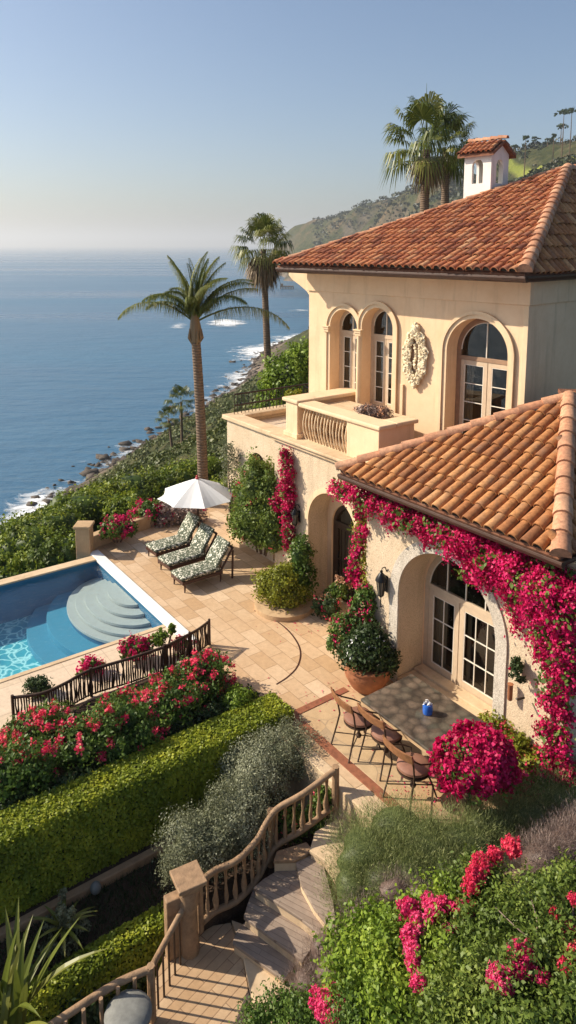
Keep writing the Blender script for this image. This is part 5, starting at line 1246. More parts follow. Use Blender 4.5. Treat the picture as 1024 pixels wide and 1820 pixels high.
def make_chair():                            # origin at floor centre, faces +x, back at -x
    t_ = thing('bistro_chair', 'x', 'chair', (0, 0, 0)); I = M['rust_iron']
    for y in (-1, 1):
        s = MB(); s.tube([(-.36, y*.25, 0), (-.27, y*.23, .32), (-.22, y*.22, .52), (-.26, y*.235, .75), (-.33, y*.25, .95)], .014, 6); s.build('rear_leg', I, t_, smooth=True)
        s = MB(); s.tube([(.27, y*.22, 0), (.20, y*.17, .25), (.12, y*.12, .46)], .013, 6); s.build('front_leg', I, t_, smooth=True)
        s = MB(); s.tube([(-.31, y*.24, .88), (-.15, y*.27, .76), (.05, y*.25, .66), (.16, y*.20, .60), (.10, y*.14, .48)], .012, 6); s.build('arm', I, t_, smooth=True)
    s = MB(); V = []; n_ = 12
    for j in range(n_+1):
        y = -.29+.58*j/n_; bow = .05*(1-(y/.29)**2)
        V += [(-.31-bow, y, .84), (-.335-bow, y, .85), (-.365-bow, y, .99), (-.335-bow, y, .985)]
    s.add(V, [(4*j+a, 4*j+(a+1) % 4, 4*(j+1)+(a+1) % 4, 4*(j+1)+a) for j in range(n_) for a in range(4)]+[(0, 3, 2, 1), (4*n_, 4*n_+1, 4*n_+2, 4*n_+3)]); s.build('back_rail', M['wood_rail'], t_, bevel=.006)
    s = MB(); s.lathe((0, 0, .47), [(.05, .0), (.21, .005), (.245, .03), (.24, .065), (.19, .095), (.08, .105), (.01, .106)], 26); s.build('seat', M['leather'], t_, smooth='a')
    s = MB(); s.lathe((0, 0, .44), [(.235, 0), (.245, .01), (.24, .028), (.05, .028)], 26); s.tube([(0, 0, .16), (0, 0, .44)], .022, 8); s.build('seat_ring', I, t_, smooth='a')
    s = MB(); s.tube([(-.30, -.235, .2), (.21, .18, .2)], .009, 5); s.tube([(-.30, .235, .205), (.21, -.18, .205)], .009, 5); s.lathe((0, 0, .17), [(.04, 0), (.05, .03), (.03, .06)], 10); s.build('cross_brace', I, t_)
    return t_
ch_ = make_chair(); ch_['group'] = 'iron bistro chairs along the table'
cs = [(P(735, 1368, .5), .02, 'bistro chair with round brown seat nearest the pink ball tree'), (P(687, 1308, .5), .0, 'middle bistro chair drawn up at the corner of the stone table'), (P(638, 1282, .5), -.12, 'bistro chair farthest from the pink ball tree, by the brick border')]
for k, (q, ra_, lab) in enumerate(cs):
    o = ch_ if k == 0 else copy_tree(ch_)
    o.scale = (1.13,)*3; o.location = (q[0], q[1], .005); o.rotation_euler = (0, 0, math.atan2(N[1], N[0])+ra_); o['label'] = lab

# ------------------------------------------------------------------ ball tree by the table and planting at the wing foot
bt = P(826, 1462, -.02); bc = np.array([bt[0]+.12, bt[1]+.05, 1.02])
tr = thing('bougainvillea_tree', 'dense magenta bougainvillea clipped to a ball on a short trunk', 'tree', bt)
s = MB(); s.tube([bt+[0, 0, -.3], bt+[.01, 0, .3], bt+[.03, .02, .6], bc], [.09, .075, .07, .03], 9); s.build('trunk', M['bark'], tr, smooth=True)
LB = [(tuple(bc), (.60, .58, .44)), (tuple(bc+[.32, .08, -.12]), (.38, .38, .34)), (tuple(bc+[-.28, -.05, -.05]), (.36, .38, .34)), (tuple(bc+[.1, -.1, .12]), (.4, .38, .34))]
p, o = lobes(LB, 17000, shell=.22, rough=.17, cl=.035, nper=26); leaves('flowers', p, o, .031, M['bract_pink'], tr, .8, .8)
p, o = lobes(LB, 1800, shell=.4, rough=.1, cl=.05); leaves('foliage', p, o, .035, M['leaf_green'], tr)
core(LB, 'inner_flowers', M['bract_pink'], tr, .85)
c = P(935, 1385, 0)
shrub('mixed_shrub', 'yellow green shrub with red flowers behind the magenta ball tree', 'shrub', [(tuple(P(880, 1310, .45)), (.28, .26, .28)), (tuple(P(915, 1335, .42)), (.30, .28, .3)), (tuple(P(945, 1370, .3)), (.3, .28, .3)), (tuple(P(860, 1300, .35)), (.18, .2, .25))], 4200, .035, M['leaf_yellow'], flower=M['bract_red'], fn=420, fsize=.03, nper=9, fper=10)
shrub('bougainvillea', 'low magenta bougainvillea at the foot of the wing corner', 'bougainvillea', [(tuple(P(930, 1405, .2)), (.28, .26, .22)), (tuple(P(975, 1390, .3)), (.26, .26, .3)), (tuple(P(1010, 1395, .3)), (.3, .26, .3))], 1500, .04, M['leaf_green'], flower=M['bract_pink'], fn=2600, fsize=.032)

# ------------------------------------------------------------------ HEDGES
def box_hedge(name, label, d0, d1, n0, n1, z0, z1, n, mt_, size=.028, parent_cat='hedge', wob=.03):
    g = np.random.default_rng(int(n)); t_ = thing(name, label, parent_cat, W((d0+d1)/2, (n0+n1)/2, z0))
    w_, l_, h_ = d1-d0, n1-n0, z1-z0; A = [('t', w_*l_), ('f', l_*h_), ('b', l_*h_*.7), ('e', w_*h_), ('e2', w_*h_)]; tot = sum(a for _, a in A); P_, O_ = [], []
    for k, a in A:
        m_ = int(n*a/tot); u, v = g.random(m_), g.random(m_); rz_ = np.minimum(1, 1)
        if k == 't': d_, n_, z_ = d0+w_*u, n0+l_*v, np.full(m_, z1); o_ = np.array([0, 0, 1.])
        elif k == 'f': d_, n_, z_ = np.full(m_, d0), n0+l_*v, z0+h_*u; o_ = np.r_[-D, 0]
        elif k == 'b': d_, n_, z_ = np.full(m_, d1), n0+l_*v, z0+h_*u; o_ = np.r_[D, 0]
        elif k == 'e': d_, n_, z_ = d0+w_*u, np.full(m_, n1), z0+h_*v; o_ = np.r_[N, 0]
        else: d_, n_, z_ = d0+w_*u, np.full(m_, n0), z0+h_*v; o_ = np.r_[-N, 0]
        # round the long edges
        e_ = np.clip(1-np.minimum(d_-d0, d1-d_)/.14, 0, 1)**2; z_ = np.where((z_ > z1-.001), z_-.09*e_, z_)
        e2 = np.clip(1-(z1-z_)/.16, 0, 1)**2
        if k == 'f': d_ = d_+.09*e2
        if k == 'b': d_ = d_-.09*e2
        wv_ = wob*fbm(n_*2.2, (d_+z_)*2.2, 3, 7); pt_ = np.c_[d_[:, None]*D+n_[:, None]*N, z_]+o_*(wv_+g.normal(size=m_)*.018)[:, None]
        P_.append(pt_); O_.append(np.tile(o_, (m_, 1))*1.3+np.array([0, 0, .4]))
    leaves('foliage', np.concatenate(P_), np.concatenate(O_), size, M[mt_], t_, .65, .48, g=g)
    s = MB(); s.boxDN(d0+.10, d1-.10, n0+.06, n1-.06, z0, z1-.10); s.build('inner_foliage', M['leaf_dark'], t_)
    return t_
box_hedge('box_hedge', 'long clipped box hedge with sunlit top crossing the garden', 10.04, 10.80, -.6, 7.42, -1.0, .24, 85000, 'leaf_hedge', .025, wob=.022)
box_hedge('box_hedge', 'low dark shaded hedge below the lawn strip, left of the newel', 8.55, 9.0, 1.6, 4.15, -2.2, -1.02, 17000, 'leaf_hedge', .026)
g = np.random.default_rng(77)
# flowering shrubs filling the bed between railing and hedge
fs_ = []
for k in range(36):
    d_ = 11.25+1.2*g.random()*(.6 if k > 20 else 1); n_ = -.2+7.0*(k+.5)/36+g.normal()*.15
    fs_.append((d_, n_))
for k, (d_, n_) in enumerate(fs_):
    hh = (.26+.18*g.random())*(1 if d_ < 12.0 else .8); c = W(d_, n_, hh-.05); r = .34+.14*g.random()
    shrub('flowering_shrub', 'leafy shrub with coral pink flower heads in the bed behind the hedge', 'shrub', [(tuple(c), (r, r, hh)), (tuple(c+[r*.6*g.normal(), r*.4*g.normal(), -.08]), (r*.7, r*.7, hh*.8))], 1500, .036, M['leaf_green'], 'coral flowering shrubs in the garden bed', M['bract_red'], 900 if d_ > 11.5 else 380, .026, nper=9, fper=34, corek=.6, fcl=.035)
gp = []
for k in range(26):
    n_ = -.3+7.5*(k+.5)/26; c = W(11.0+.12*g.normal(), n_, .02); gp.append((tuple(c), (.24, .22, .26)))
t_ = thing('edging_plants', 'x', 'shrub', W(11, 3, 0)); t_['label'] = 'row of low dark green flowerless shrubs directly behind the box hedge'
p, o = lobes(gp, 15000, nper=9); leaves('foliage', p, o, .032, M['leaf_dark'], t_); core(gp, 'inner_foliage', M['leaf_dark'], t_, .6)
c = W(10.95, 6.75, .15); shrub('round_shrub', 'small round green bush at the right end of the flower bed', 'shrub', [(tuple(c), (.34, .3, .26))], 2000, .03, M['leaf_fresh'])
# plants at the railing
pink_shrub(tuple(P(240, 1152, .30)), .26, 'pink bougainvillea behind the middle of the long iron railing', 600, 1100, fs=.032)
pink_shrub(tuple(P(160, 1187, .16)), .20, 'low pink bougainvillea creeping over the pool deck edge', 300, 700, fs=.03)
pink_shrub(tuple(P(322, 1145, .18)), .16, 'small pink bougainvillea behind the short curved railing', 300, 420, fs=.028)
shrub('green_plant', 'pale green plant standing by the post where the iron railings meet', 'plant', [(tuple(P(283, 1135, .4)), (.18, .18, .16)), (tuple(P(306, 1120, .55)), (.08, .08, .16))], 900, .035, M['leaf_fresh'])
shrub('green_plant', 'low dark green plant behind the left end of the iron railing', 'plant', [(tuple(P(68, 1222, .15)), (.26, .22, .16))], 1100, .03, M['leaf_dark'])

# silver shrubs beside the stair
for L, lab in (([(P(345, 1500, -.35), (.50, .46, .50)), (P(325, 1540, -.5), (.34, .34, .4)), (P(395, 1480, -.3), (.40, .4, .45))], 'silver grey shrub spilling over the newel at the foot of the steps'),
               ([(P(420, 1440, -.25), (.52, .46, .5)), (P(455, 1400, -.2), (.42, .4, .45)), (P(430, 1490, -.45), (.35, .35, .4))], 'middle silver grey shrub behind the curved stone handrail'),
               ([(P(480, 1350, -.15), (.62, .5, .5)), (P(530, 1345, -.2), (.42, .42, .42)), (P(425, 1360, -.25), (.42, .4, .42)), (P(512, 1305, -.05), (.3, .3, .26))], 'largest silver grey shrub between the box hedge and the table patio')):
    shrub('silver_shrub', lab, 'shrub', [(tuple(a), b_) for a, b_ in L], 20000, .0165, M['leaf_silver'], 'silver grey shrubs by the garden steps', aspect=.45, nper=12, cl=.05, rough=.3, corek=.6)
shrub('flower_plant', 'green plants with orange flowers growing behind the upper handrail', 'plant', [(tuple(P(520, 1470, -.65)), (.22, .2, .26)), (tuple(P(560, 1455, -.6)), (.2, .2, .22)), (tuple(P(575, 1425, -.3)), (.16, .16, .3))], 2600, .03, M['leaf_green'], flower=M['bract_red'], fn=70, fsize=.025, nper=8, fper=5)
shrub('tall_bloom', 'thin grey flower spikes standing in front of the box hedge', 'plant', [(tuple(P(430, 1310, -.1)), (.04, .04, .26)), (tuple(P(420, 1330, -.2)), (.05, .05, .16)), (tuple(P(436, 1335, -.2)), (.04, .04, .2))], 380, .018, M['leaf_silver'], corek=0)

# ------------------------------------------------------------------ FOREGROUND PLANTING, RIGHT
def wispy(name, label, L, n, mt_, length=.09, thin=.05, group=None, cat='shrub', corem=None, stemn=0, seedn=5):
    g = np.random.default_rng(seedn); c = np.mean([np.array(l[0]) for l in L], 0); zb = min(l[0][2]-l[1][2] for l in L)
    t_ = thing(name, label, cat, (c[0], c[1], zb), group); p, o = lobes(L, n, g=g, shell=.55, rough=.25, cl=.07, nper=12)
    dirn = nrm(o*.7+np.array([0, 0, .75])+.45*g.normal(size=o.shape)); s_ = nrm(np.cross(dirn, g.normal(size=o.shape))); ln = length*(.5+g.random(len(p)))[:, None]
    V = np.stack([p-s_*ln*thin, p+dirn*ln*.5+s_*ln*thin*.6, p+dirn*ln, p-s_*ln*thin*.2+dirn*ln*.5], 1).reshape(-1, 3)
    npmesh('foliage', V, np.arange(len(V)).reshape(-1, 4), M[mt_], t_, np.repeat(g.random(len(p)), 4))
    core(L, 'inner_foliage', M[corem or mt_], t_, .68)
    if stemn:
        s = MB()
        for k in range(stemn):
            l = L[k % len(L)]; q = np.array(l[0])+nrm(g.normal(size=3)+[0, 0, .8])*np.array(l[1])*1.15; q0_ = np.array([l[0][0], l[0][1], l[0][2]-l[1][2]*.8]); m_ = (q+q0_)/2+g.normal(size=3)*.08
            s.tube([q0_, m_, q], [.012, .008, .003], 4)
        s.build('twigs', M['twig'], t_)
    return t_
wispy('sage_bush', 'wide feathery sage green bush right of the garden steps', [(Q(650, 1520, .1), (.62, .5, .5)), (Q(700, 1480, .15), (.60, .5, .45)), (Q(760, 1510, .1), (.62, .5, .5)), (Q(680, 1570, 0), (.55, .5, .5)), (Q(740, 1570, .0), (.6, .5, .5)), (Q(625, 1590, -.2), (.4, .4, .45))], 62000, 'leaf_sage', .06, .085)
wispy('sage_bush', 'feathery sage green bush below the magenta ball tree at the right', [(Q(830, 1500, .15), (.55, .45, .42)), (Q(880, 1470, .2), (.55, .42, .42)), (Q(940, 1445, .25), (.5, .42, .4)), (Q(1000, 1420, .3), (.5, .42, .4)), (Q(1040, 1400, .3), (.5, .42, .4)), (Q(800, 1560, .05), (.5, .42, .42))], 48000, 'leaf_sage', .06, .085, seedn=6)
wispy('dry_bush', 'dry mauve brown twiggy bush at the right edge of the picture', [(Q(965, 1530, .35), (.36, .34, .32)), (Q(1010, 1500, .45), (.42, .36, .34)), (Q(1050, 1480, .5), (.4, .36, .34))], 24000, 'leaf_dry', .07, .05, stemn=40, seedn=7)
wispy('dry_bush', 'thin mauve grey twiggy plants creeping over the lowest steps', [(Q(575, 1690, -.85), (.26, .24, .26)), (Q(545, 1750, -.85), (.28, .26, .26)), (Q(590, 1740, -.7), (.3, .28, .32)), (Q(520, 1790, -.9), (.22, .22, .22))], 13000, 'leaf_dry', .055, .05, stemn=60, seedn=8)
wispy('dry_grass', 'pale dry grass on the slope between the patio wall and steps', [(Q(618, 1480, -.4), (.22, .2, .22)), (Q(640, 1455, -.3), (.2, .2, .2))], 4200, 'leaf_dry', .10, .03, stemn=14, cat='grass', seedn=9)
wispy('dry_bush', 'mauve dry twigs between the sage bush and the bright green shrub', [(Q(700, 1590, .3), (.3, .24, .26)), (Q(640, 1640, .05), (.28, .24, .3)), (Q(612, 1700, -.1), (.24, .22, .28)), (Q(740, 1600, .35), (.24, .2, .22))], 9000, 'leaf_dry', .06, .05, stemn=40, seedn=12)

FGL = [((640, 1740, .1), .42), ((700, 1700, .35), .45), ((660, 1660, .2), .35), ((620, 1690, 0), .3), ((760, 1680, .5), .5), ((720, 1770, .4), .5), ((800, 1740, .6), .5), ((790, 1640, .55), .45)]
def fresh_bush(name, label, items, n, mt_, size, rz=.85, seedn=None):
    L = []
    for (u, v, z), r in items: L.append((Q(u, v, z), (r, r*.85, r*rz)))
    return shrub(name, label, 'shrub', L, n, size, M[mt_], nper=16, cl=.065, rough=.42, corek=.5, jit=.9)
fresh_bush('foreground_shrub', 'bright green leafy shrub at the bottom centre carrying pink flower heads', FGL, 19000, 'leaf_fresh', .031)
fresh_bush('foreground_shrub', 'green feathery shrub at the bottom right corner with pink flowers', [((860, 1580, .8), .40), ((830, 1690, .8), .42), ((890, 1660, .95), .42), ((950, 1620, 1.0), .42), ((1010, 1590, 1.05), .40), ((870, 1770, .95), .45), ((940, 1740, 1.1), .45), ((1010, 1700, 1.2), .42), ((1010, 1800, 1.2), .45), ((930, 1830, 1.1), .45), ((820, 1840, .8), .42)], 34000, 'leaf_fg', .028)
fresh_bush('foreground_shrub', 'small green shrub at the bottom edge beside the landing', [((460, 1815, -.85), .22), ((500, 1800, -.8), .26), ((545, 1810, -.6), .30), ((600, 1800, -.3), .36), ((660, 1830, 0), .4)], 11000, 'leaf_green', .022)
def flower_heads(name, label, heads, n, plant_z, mt_='bract_pink', size=.022):
    t_ = thing(name, label, 'flowers', Q(heads[0][0], heads[0][1], plant_z-.5)); L = []
    for u, v, r in heads:
        c = P(u, v, plant_z); rad = .95*r*np.linalg.norm(c-CAMP)/FPX; L.append((tuple(c), (rad, rad, rad*.9)))
    for l in L:
        p, o = lobes([l], int(2.8*n/len(L)), shell=.3, rough=.2, cl=.012, nper=10); h_ = leaves('flower_head', p, o, size*.72, M[mt_], t_, .6, .9)
        core([l], 'inner_petals', M[mt_], h_, .7)
        s = MB(); q = np.array(l[0]); s.tube([q, q+[.02, .05, -.25], q+[.05, .12, -.55]], [.007, .009, .011], 5); s.build('stem', M['twig'], h_)
flower_heads('flower_cluster', 'row of coral pink flower heads above the shrub near the right', [(910, 1508, 17), (878, 1522, 12), (852, 1536, 15), (845, 1556, 14), (838, 1574, 13), (858, 1545, 9)], 1500, 1.15, 'bract_red')
flower_heads('flower_cluster', 'large pink flower heads over the bright green shrub at bottom centre', [(722, 1618, 14), (728, 1608, 10), (770, 1618, 20), (790, 1612, 14), (818, 1622, 15), (835, 1616, 8), (742, 1645, 15), (728, 1660, 12), (762, 1635, 12), (732, 1690, 13), (736, 1710, 10), (803, 1658, 10), (744, 1748, 11), (760, 1600, 10)], 3600, .95, 'bract_rose')
flower_heads('flower_cluster', 'magenta flower heads at the bottom right above the feathery shrub', [(928, 1700, 22), (932, 1714, 20), (888, 1738, 16), (898, 1752, 12), (922, 1728, 12), (965, 1742, 9)], 1900, 1.4, 'bract_rose', .020)
flower_heads('flower_cluster', 'pink flower heads at the right edge, partly out of the picture', [(990, 1625, 8), (1012, 1655, 12), (1020, 1690, 12), (1005, 1720, 10), (1020, 1600, 8)], 700, 1.45, 'bract_red', .018)
flower_heads('flower_cluster', 'magenta flower head at the very bottom edge left of centre', [(570, 1782, 16), (590, 1776, 18), (582, 1798, 16), (606, 1790, 12), (590, 1814, 14)], 1500, -.1, 'bract_rose', .022)
wb = thing('bare_branch', 'bare pale curved branches poking out of the right foreground shrub', 'branch', Q(985, 1735, .9))
s = MB(); s.tube(smooth([Q(985, 1735, 1.05), Q(968, 1700, 1.15), Q(950, 1672, 1.22), Q(925, 1655, 1.30), Q(880, 1612, 1.34)], 5), [.014*(1-.6*k/20) for k in range(21)], 6); s.build('branch', M['twig'], wb, smooth=True)
s = MB(); s.tube(smooth([Q(950, 1672, 1.22), Q(955, 1640, 1.34), Q(945, 1600, 1.42)], 5), [.007]*11, 5); s.build('side_branch', M['twig'], wb, smooth=True)

# ------------------------------------------------------------------ bottom left plants
def blade(s, base, az, el, ln, wd, bend, seg=7, r=.5):
    d_ = np.array([math.cos(az), math.sin(az), 0]); sv = np.array([-d_[1], d_[0], 0]); V = []; q = np.array(base, float); e_ = el
    for k in range(seg+1):
        t_ = k/seg; w_ = wd*(1-t_**2.2)*(.75+.5*math.sin(min(t_*3, 1.57))); V += [q-sv*w_/2+[0, 0, w_*.18], q.copy(), q+sv*w_/2+[0, 0, w_*.18]]
        q = q+(d_*math.cos(e_)+np.array([0, 0, math.sin(e_)]))*ln/seg; e_ -= bend/seg
    s.add(V, [(3*k+a, 3*k+a+1, 3*k+a+4, 3*k+a+3) for k in range(seg) for a in (0, 1)], r)
g = np.random.default_rng(15); c = P(15, 1830, -.9); ag = thing('spiky_plant', 'large clump of long sword shaped green leaves in the bottom left corner', 'plant', c)
for k in range(26):
    s = MB(); blade(s, c+np.r_[g.normal(size=2)*.10, 0], g.random()*6.28, R(52+32*g.random()), 1.05+.5*g.random(), .085+.03*g.random(), R(10+55*g.random()), r=.3+.6*g.random()); s.build('leaf', M['palm_leaf'], ag)
c = P(112, 1655, -1.0); yp = thing('flowering_yucca', 'small palm like plant with grey flower spikes left of the handrail', 'plant', np.r_[c[:2], -2.2])
s = MB(); s.tube([np.r_[c[:2], -2.2], c], [.07, .05], 8); s.build('trunk', M['palm_bark'], yp)
for k in range(14):
    s = MB(); blade(s, c+[0, 0, .02], 6.28*k/14+g.normal()*.15, R(15+45*g.random()), .45+.22*g.random(), .06, R(60), r=.5+.5*g.random()); s.build('leaf', M['palm_leaf'], yp)
L = [(tuple(c+[g.normal()*.12, g.normal()*.12, .18]), (.05, .05, .24)) for k in range(5)]+[(tuple(c+[.26*math.cos(a), .26*math.sin(a), -.02]), (.14, .12, .07)) for a in (.4, 2.6, 4.2, 5.4)]
p, o = lobes(L, 2200, cl=.02); leaves('flower_spikes', p, o, .02, M['leaf_silver'], yp)
shrub('shade_shrub', 'dark shaded shrub under the sword leaves at the left', 'shrub', [(Q(60, 1760, -1.7), (.6, .5, .5)), (Q(150, 1800, -1.7), (.5, .5, .45)), (Q(20, 1700, -1.8), (.5, .5, .4)), (Q(230, 1740, -1.8), (.4, .4, .4))], 6000, .04, M['leaf_dark'])

# ------------------------------------------------------------------ PALMS
def feather_frond(s_r, s_l, base, az, el, ln, bend, g, nl=46, lw=.32, twist=0):
    d_ = np.array([math.cos(az), math.sin(az), 0]); pts = [np.array(base, float)]; e_ = el; seg = 16; dirs = []
    for k in range(seg):
        v = d_*math.cos(e_)+np.array([0, 0, math.sin(e_)]); dirs.append(v); pts.append(pts[-1]+v*ln/seg); e_ -= bend*(.4+1.2*k/seg)/seg
    dirs.append(dirs[-1]); s_r.tube(pts, [.035*(1-.85*k/seg) for k in range(seg+1)], 5); sv = np.array([-d_[1], d_[0], 0]); rr = g.random()*.5+.3
    for k in range(nl):
        t_ = .16+.84*k/nl; f = t_*seg; i = min(int(f), seg-1); q = pts[i]*(1-(f-i))+pts[i+1]*(f-i); v = dirs[i]
        L_ = lw*ln*.36*math.sin(math.pi*min(1, .18+.82*t_**.8))**.6*(.8+.3*g.random())+.05
        for sg in (-1, 1):
            dd_ = nrm(sv*sg*.8+v*.55+np.array([0, 0, .12-.25*g.random()])); w_ = nrm(np.cross(dd_, [0, 0, 1]))*.010
            m_ = q+dd_*L_*.55; tip = q+dd_*L_*.78+np.array([0, 0, -L_*(.5+.45*g.random())])
            s_l.add([q-w_, q+w_, m_+w_*1.1, tip, m_-w_*1.1], [(0, 1, 2, 4), (4, 2, 3)], min(1, max(0, rr+.25*g.normal())))
def trunk_mesh(base, top, r0, r1, parent, lean=(0, 0), rings=46):
    base, top = np.array(base, float), np.array(top, float); s = MB(); pts = []; rad = []
    for k in range(rings+1):
        t_ = k/rings; pts.append(base+(top-base)*t_+np.r_[np.array(lean)*math.sin(math.pi*t_), 0]); rad.append((r0+(r1-r0)*t_)*(1+.035*(k % 2))*(1+.35*max(0, 1-t_*14)))
    s.tube(pts, rad, 14); return s.build('trunk', M['palm_bark'], parent, smooth=True)
pb = PY(362, 900, 24.0); pc = PY(348, 600, 24.0)
p1 = thing('palm_tree', 'tall feathery palm with ringed trunk rising behind the white parasol', 'palm tree', pb-[0, 0, 1])
trunk_mesh(pb-[0, 0, 1], pc, .19, .15, p1, (.05, 0))
s = MB(); s.tube([pc-[0, 0, .15], pc+[0, 0, .25], pc+[-.02, 0, .75], pc+[-.02, 0, 1.1]], [.19, .21, .13, .06], 10); g = np.random.default_rng(2)
for k in range(16): a = g.random()*6.28; s.tube([pc+[.12*math.cos(a), .12*math.sin(a), -.25+.1*g.random()], pc+[.24*math.cos(a), .24*math.sin(a), .0], pc+[.2*math.cos(a), .2*math.sin(a), .3]], [.03, .045, .02], 5)
s.build('crownshaft', M['palm_dead'], p1)
cr = pc+[-.03, 0, .5]
fr = [(1.2, 1.42, 2.5, .8), (-1.2, 1.4, 2.4, .9), (.5, 1.45, 2.3, .8), (2.6, 1.42, 2.2, .9), (-.8, 1.2, 2.4, 1.4), (-.15, 1.15, 2.5, 1.5), (math.pi, .72, 2.75, 1.9), (0.02, .50, 3.3, 1.6), (2.75, 1.1, 2.2, 2.2), (3.5, 1.15, 2.1, 2.1), (.3, 1.1, 2.5, 1.6), (-.45, 1.0, 2.3, 1.9), (2.3, 1.25, 2.0, 1.9), (1.57, 1.2, 2.1, 2.0), (-1.57, 1.2, 1.8, 2.0), (.9, 1.3, 2.1, 1.5), (-1.0, 1.3, 2.0, 1.6), (-2.2, 1.3, 1.9, 1.9), (3.1, 1.45, 2.3, .7), (.1, 1.4, 2.2, .9), (-.3, 1.5, 2.1, .5), (2.0, 1.5, 2.1, .5), (-1.8, 1.48, 2.0, .6), (3.0, .95, 1.9, 2.0), (.1, .9, 2.4, 1.2)]
for a, e_, l_, b_ in fr:
    s1, s2 = MB(), MB(); feather_frond(s1, s2, cr, a, e_, l_*1.06, b_, g, 84, .46); f_ = s2.build('frond', M['palm_leaf'], p1); s1.build('midrib', M['palm_leaf'], f_)
s = MB(); s.tube([cr, cr+[-.06, 0, .9], cr+[-.09, 0, 1.85]], [.045, .03, .008], 6); s.build('spear_leaf', M['palm_leaf'], p1)

def fan_leaf(s, base, az, el, pet, rad_, g, droop=.3, nb=34, r=None):
    d_ = np.array([math.cos(az), math.sin(az), 0]); v = d_*math.cos(el)+np.array([0, 0, math.sin(el)]); sv = np.array([-d_[1], d_[0], 0]); up_ = nrm(np.cross(v, sv))*(-1)
    c_ = np.array(base, float)+v*pet+np.array([0, 0, -.04*pet]); w_ = sv*.012
    s.add([np.array(base)-w_, np.array(base)+w_, c_+w_, c_-w_], [(0, 1, 2, 3)], .4)
    rr = g.random() if r is None else r
    for k in range(nb):
        a = R(-125+250*(k+.5)/nb); dd_ = nrm(v*math.cos(a)+sv*math.sin(a)+up_*.12*((k % 2)*2-1)*.5); L_ = rad_*(.8+.2*math.cos(a))*(.85+.25*g.random())
        side_ = nrm(np.cross(dd_, up_)); hw = rad_*.034
        m_ = c_+dd_*L_*.6; tip = c_+dd_*L_*.9+np.array([0, 0, -L_*droop*(.5+.8*g.random())])
        s.add([c_, m_+side_*hw, tip, m_-side_*hw], [(0, 1, 2, 3)], min(1, max(0, rr+.2*g.normal())))
def fan_palm(name, label, base, top, r0, r1, cr_, n, seedn, skirt=60, skl=1.0):
    g = np.random.default_rng(seedn); t_ = thing(name, label, 'palm tree', base); trunk_mesh(base, np.array(top)-[0, 0, .1], r0, r1, t_); top = np.array(top, float)
    for k in range(n):
        el = R(-35+120*((k+.5)/n)**.9)+g.normal()*.08; az = k*2.4+g.normal()*.2; s = MB(); fan_leaf(s, top+[0, 0, .12*k/n], az, el, cr_*(.5+.14*g.random()), cr_*.5, g, .4 if el > .3 else .7); s.build('fan_leaf', M['palm_leaf'], t_)
    s = MB()
    for k in range(skirt):
        az = g.random()*6.28; fan_leaf(s, top-[0, 0, .05+.3*g.random()], az, R(-48-35*g.random()), cr_*.30*skl, cr_*.5*skl, g, .55, 12)
    s.build('dead_skirt', M['palm_dead'], t_)
b2 = PY(478, 690, 40); t2_ = PY(468, 440, 40)
fan_palm('palm_tree', 'slender fan palm with brown skirt against the sea left of the roof', b2, t2_, .22, .15, 2.0, 28, 3, 80, 1.15)
b3 = PY(750, 500, 34); t3 = PY(758, 262, 34)
fan_palm('palm_tree', 'large bushy fan palm rising behind the upper roof', b3, t3, .24, .18, 2.5, 25, 4, 40, .8)
b4 = PY(790, 500, 37); t4 = PY(792, 262, 37)
fan_palm('palm_tree', 'smaller fan palm partly hidden behind the larger palm by the chimney', b4, t4, .24, .17, 1.9, 24, 6, 22, .85)
s = MB(); sp_ = t3+[-.02, 0, .2]; s.tube([sp_, sp_+[-.03, 0, 1.2], sp_+[-.05, 0, 2.6]], [.05, .03, .006], 6)
o = s.build('spear_leaf', M['palm_leaf'], bpy.data.objects['palm_tree.002'] if 'palm_tree.002' in bpy.data.objects else None)
# little palms low on the slope by the shore
for k, (u, v, y, hgt, cr_, lab) in enumerate([(322, 712, 58, 3.2, 1.5, 'upper small fan palm on the slope above the shore'), (300, 745, 57, 2.6, 1.2, 'lower small fan palm on the slope above the shore')]):
    tp_ = PY(u, v, y); fan_palm('palm_tree', lab, tp_-[-.3*k, 0, hgt+.8], tp_, .12, .09, cr_, 16, 20+k, 0)
# tree beside the upper storey, seen past the house corner
g = np.random.default_rng(8); c = PY(522, 668, 33)
L = [(tuple(c), (1.25, 1.1, 1.1)), (tuple(c+[.6, .3, .55]), (.9, .9, .8)), (tuple(c+[-.75, 0, -.6]), (.75, .7, .75)), (tuple(c+[.2, -.3, -1.0]), (1.3, 1.0, .9)), (tuple(c+[-.5, -.3, -1.6]), (1.0, .9, .9)), (tuple(c+[1.2, 0, -.2]), (.9, .8, 1.2))]
tt = thing('leafy_tree', 'rounded bright green tree beyond the terrace at the house corner', 'tree', c-[0, 0, 3])
p, o = lobes(L, 15000, nper=12, rough=.28); leaves('crown', p, o, .085, M['leaf_fresh'], tt); core(L, 'inner_foliage', M['leaf_dark'], tt, .7)
s = MB(); s.tube([c-[0, 0, 3], c-[0, 0, 1.5], c], [.14, .11, .05], 8); s.build('trunk', M['bark'], tt)
c = P(430, 690, 4.0); c = PY(497, 700, 19.8); pot = c
shrub('terrace_plant', 'small yellow green plant standing behind the balcony pier', 'plant', [(tuple(PY(518, 703, 19.0)), (.18, .18, .13)), (tuple(PY(529, 700, 19.2)), (.14, .14, .12))], 900, .035, M['leaf_yellow'])
c = low.pt(12.35, 5.02, -.95)
shrub('dry_planting', 'dry brown red plant growing in the balcony planter below the windows', 'plant', [(tuple(c), (.40, .22, .13)), (tuple(c+D.tolist().__add__([0]) if False else c+np.r_[D*.35, 0]), (.28, .22, .11))], 2200, .03, M['leaf_dry'], flower=M['pot_plant'] if 'pot_plant' in M else M['bract_peach'], fn=200, fsize=.02)
